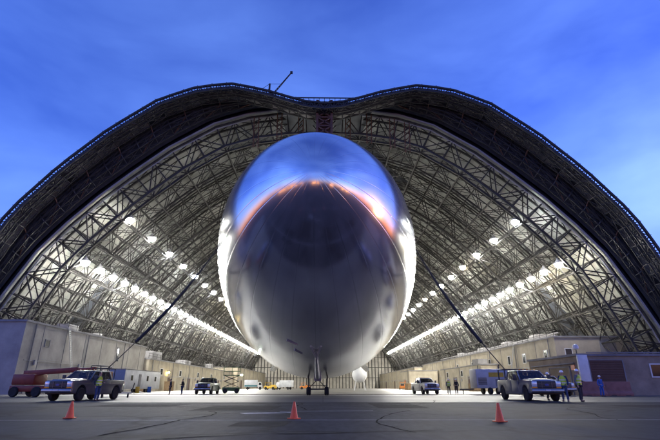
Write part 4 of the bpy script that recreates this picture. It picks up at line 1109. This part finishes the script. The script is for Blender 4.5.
def drum(label, x, y, m):
    t = thing('steel_drum', label, 'drum', (x,y,0), 0, 'steel drums by the walls')
    b = MB(); b.lathe([(.28,0),(.29,.02),(.285,.28),(.3,.3),(.285,.32),(.285,.58),(.3,.6),(.285,.62),(.29,.87),(.26,.88),(.25,.86),(.01,.86)], 20); b.build('barrel', m, t, smooth=True)
    b = MB(); b.lathe([(.01,.86),(.04,.86),(.04,.885),(.01,.885)], 8, (.15,0,0)); b.build('bung', M['grey_trim'], t)
drum('yellow steel drum beside the office trailer, nearest to the apron', -27.9, 72.0, M['yellow'])
drum('blue steel drum beside the office trailer door', -27.8, 76.6, M['blue_cloth'])
drum('red steel drum at the foot of right annex beside the windows', 35.6, 80.0, M['red'])
def ladder(label, x, y, lean, h):
    t = thing('ladder', label, 'ladder', (x,y,0), 0)
    b = MB()
    for d in (-.22,.22): b.bar((0,d,0), (lean,d,h), .08)
    b.build('rail', M['alloy'], t)
    b = MB()
    for k in range(1, int(h/.3)): f = k*.3/h; b.bar((lean*f,-.22,h*f), (lean*f,.22,h*f), .05)
    b.build('rungs', M['alloy'], t)
ladder('long metal ladder leaning on the left cream block above the trailer', -34.6, 66.5, -2.2, 8.9)
ladder('metal ladder leaning against the right annex by its small windows', 34.8, 88.5, 2.0, 8.5)
t = thing('switch_cabinet', 'grey electrical cabinet at the foot of the right annex', 'cabinet', (36.2,84.5,0))
b = MB(); b.box((-.5,-.9,.1), (.6,.9,2.1)); b.build('housing', M['grey_wall'], t, bevel=.03)
b = MB()
for q in (-.45,.45): b.box((-.54,q-.41,.2), (-.49,q+.41,2.0))
b.build('door', M['rim'], t)
# white spherical balloon on a tripod
t = thing('spherical_balloon', 'white spherical balloon on splayed legs, right of the landing gear', 'balloon', (9.3,120,0))
b = MB(); b.lathe([(1.9*math.sin(math.pi*k/20)+.001, 3.75-1.9*math.cos(math.pi*k/20)) for k in range(21)], 32); b.build('envelope', M['balloon'], t, smooth=True)
for k in range(4):
    a = R(45+90*k); b = MB(); b.bar((1.3*math.cos(a),1.3*math.sin(a),2.5), (2.0*math.cos(a),2.0*math.sin(a),0), .14); b.build('leg', M['white'], t)
b = MB()
for k in range(12): a0, a1 = R(30*k), R(30*k+30); b.bar((1.3*math.cos(a0),1.3*math.sin(a0),2.4), (1.3*math.cos(a1),1.3*math.sin(a1),2.4), .1)
b.build('cradle_ring', M['white'], t)

# sodium street lamps far behind the photographer (seen as orange sparks mirrored in the hull)
def street_lamp(label, loc, rz):
    t = thing('street_lamp', label, 'street lamp', loc, rz, 'street lamps mirrored in the hull')
    b = MB(); b.tube([(0,0,0),(0,0,8),(.3,0,9.2),(1.6,0,9.8)], [.14,.1,.08,.06], 10); b.build('pole', M['steel'], t, smooth=True)
    b = MB(); b.box((1.3,-.25,9.65), (2.4,.25,9.9)); b.build('lamp_head', M['plastic'], t, bevel=.05)
    b = MB(); b.lathe([(.02,-.35),(.3,-.28),(.42,0)], 14, (1.9,0,9.64)); b.build('lens', M['sodium'], t, smooth=True)
    return t
sl = street_lamp('sodium street lamp mirrored as an orange spark in the airship nose', (60,-70,0), 0)
for x, y in ((-98,-22),(-96,-34),(-90,-46),(-84,-58),(-72,-72),(-52,-88),(-8,-100),(2,-102),(12,-99),(70,-74),(88,-42),(96,-30)):
    o = copy_tree(sl); o.location = (x,y,0); o.rotation_euler = (0,0,random.uniform(0,6))
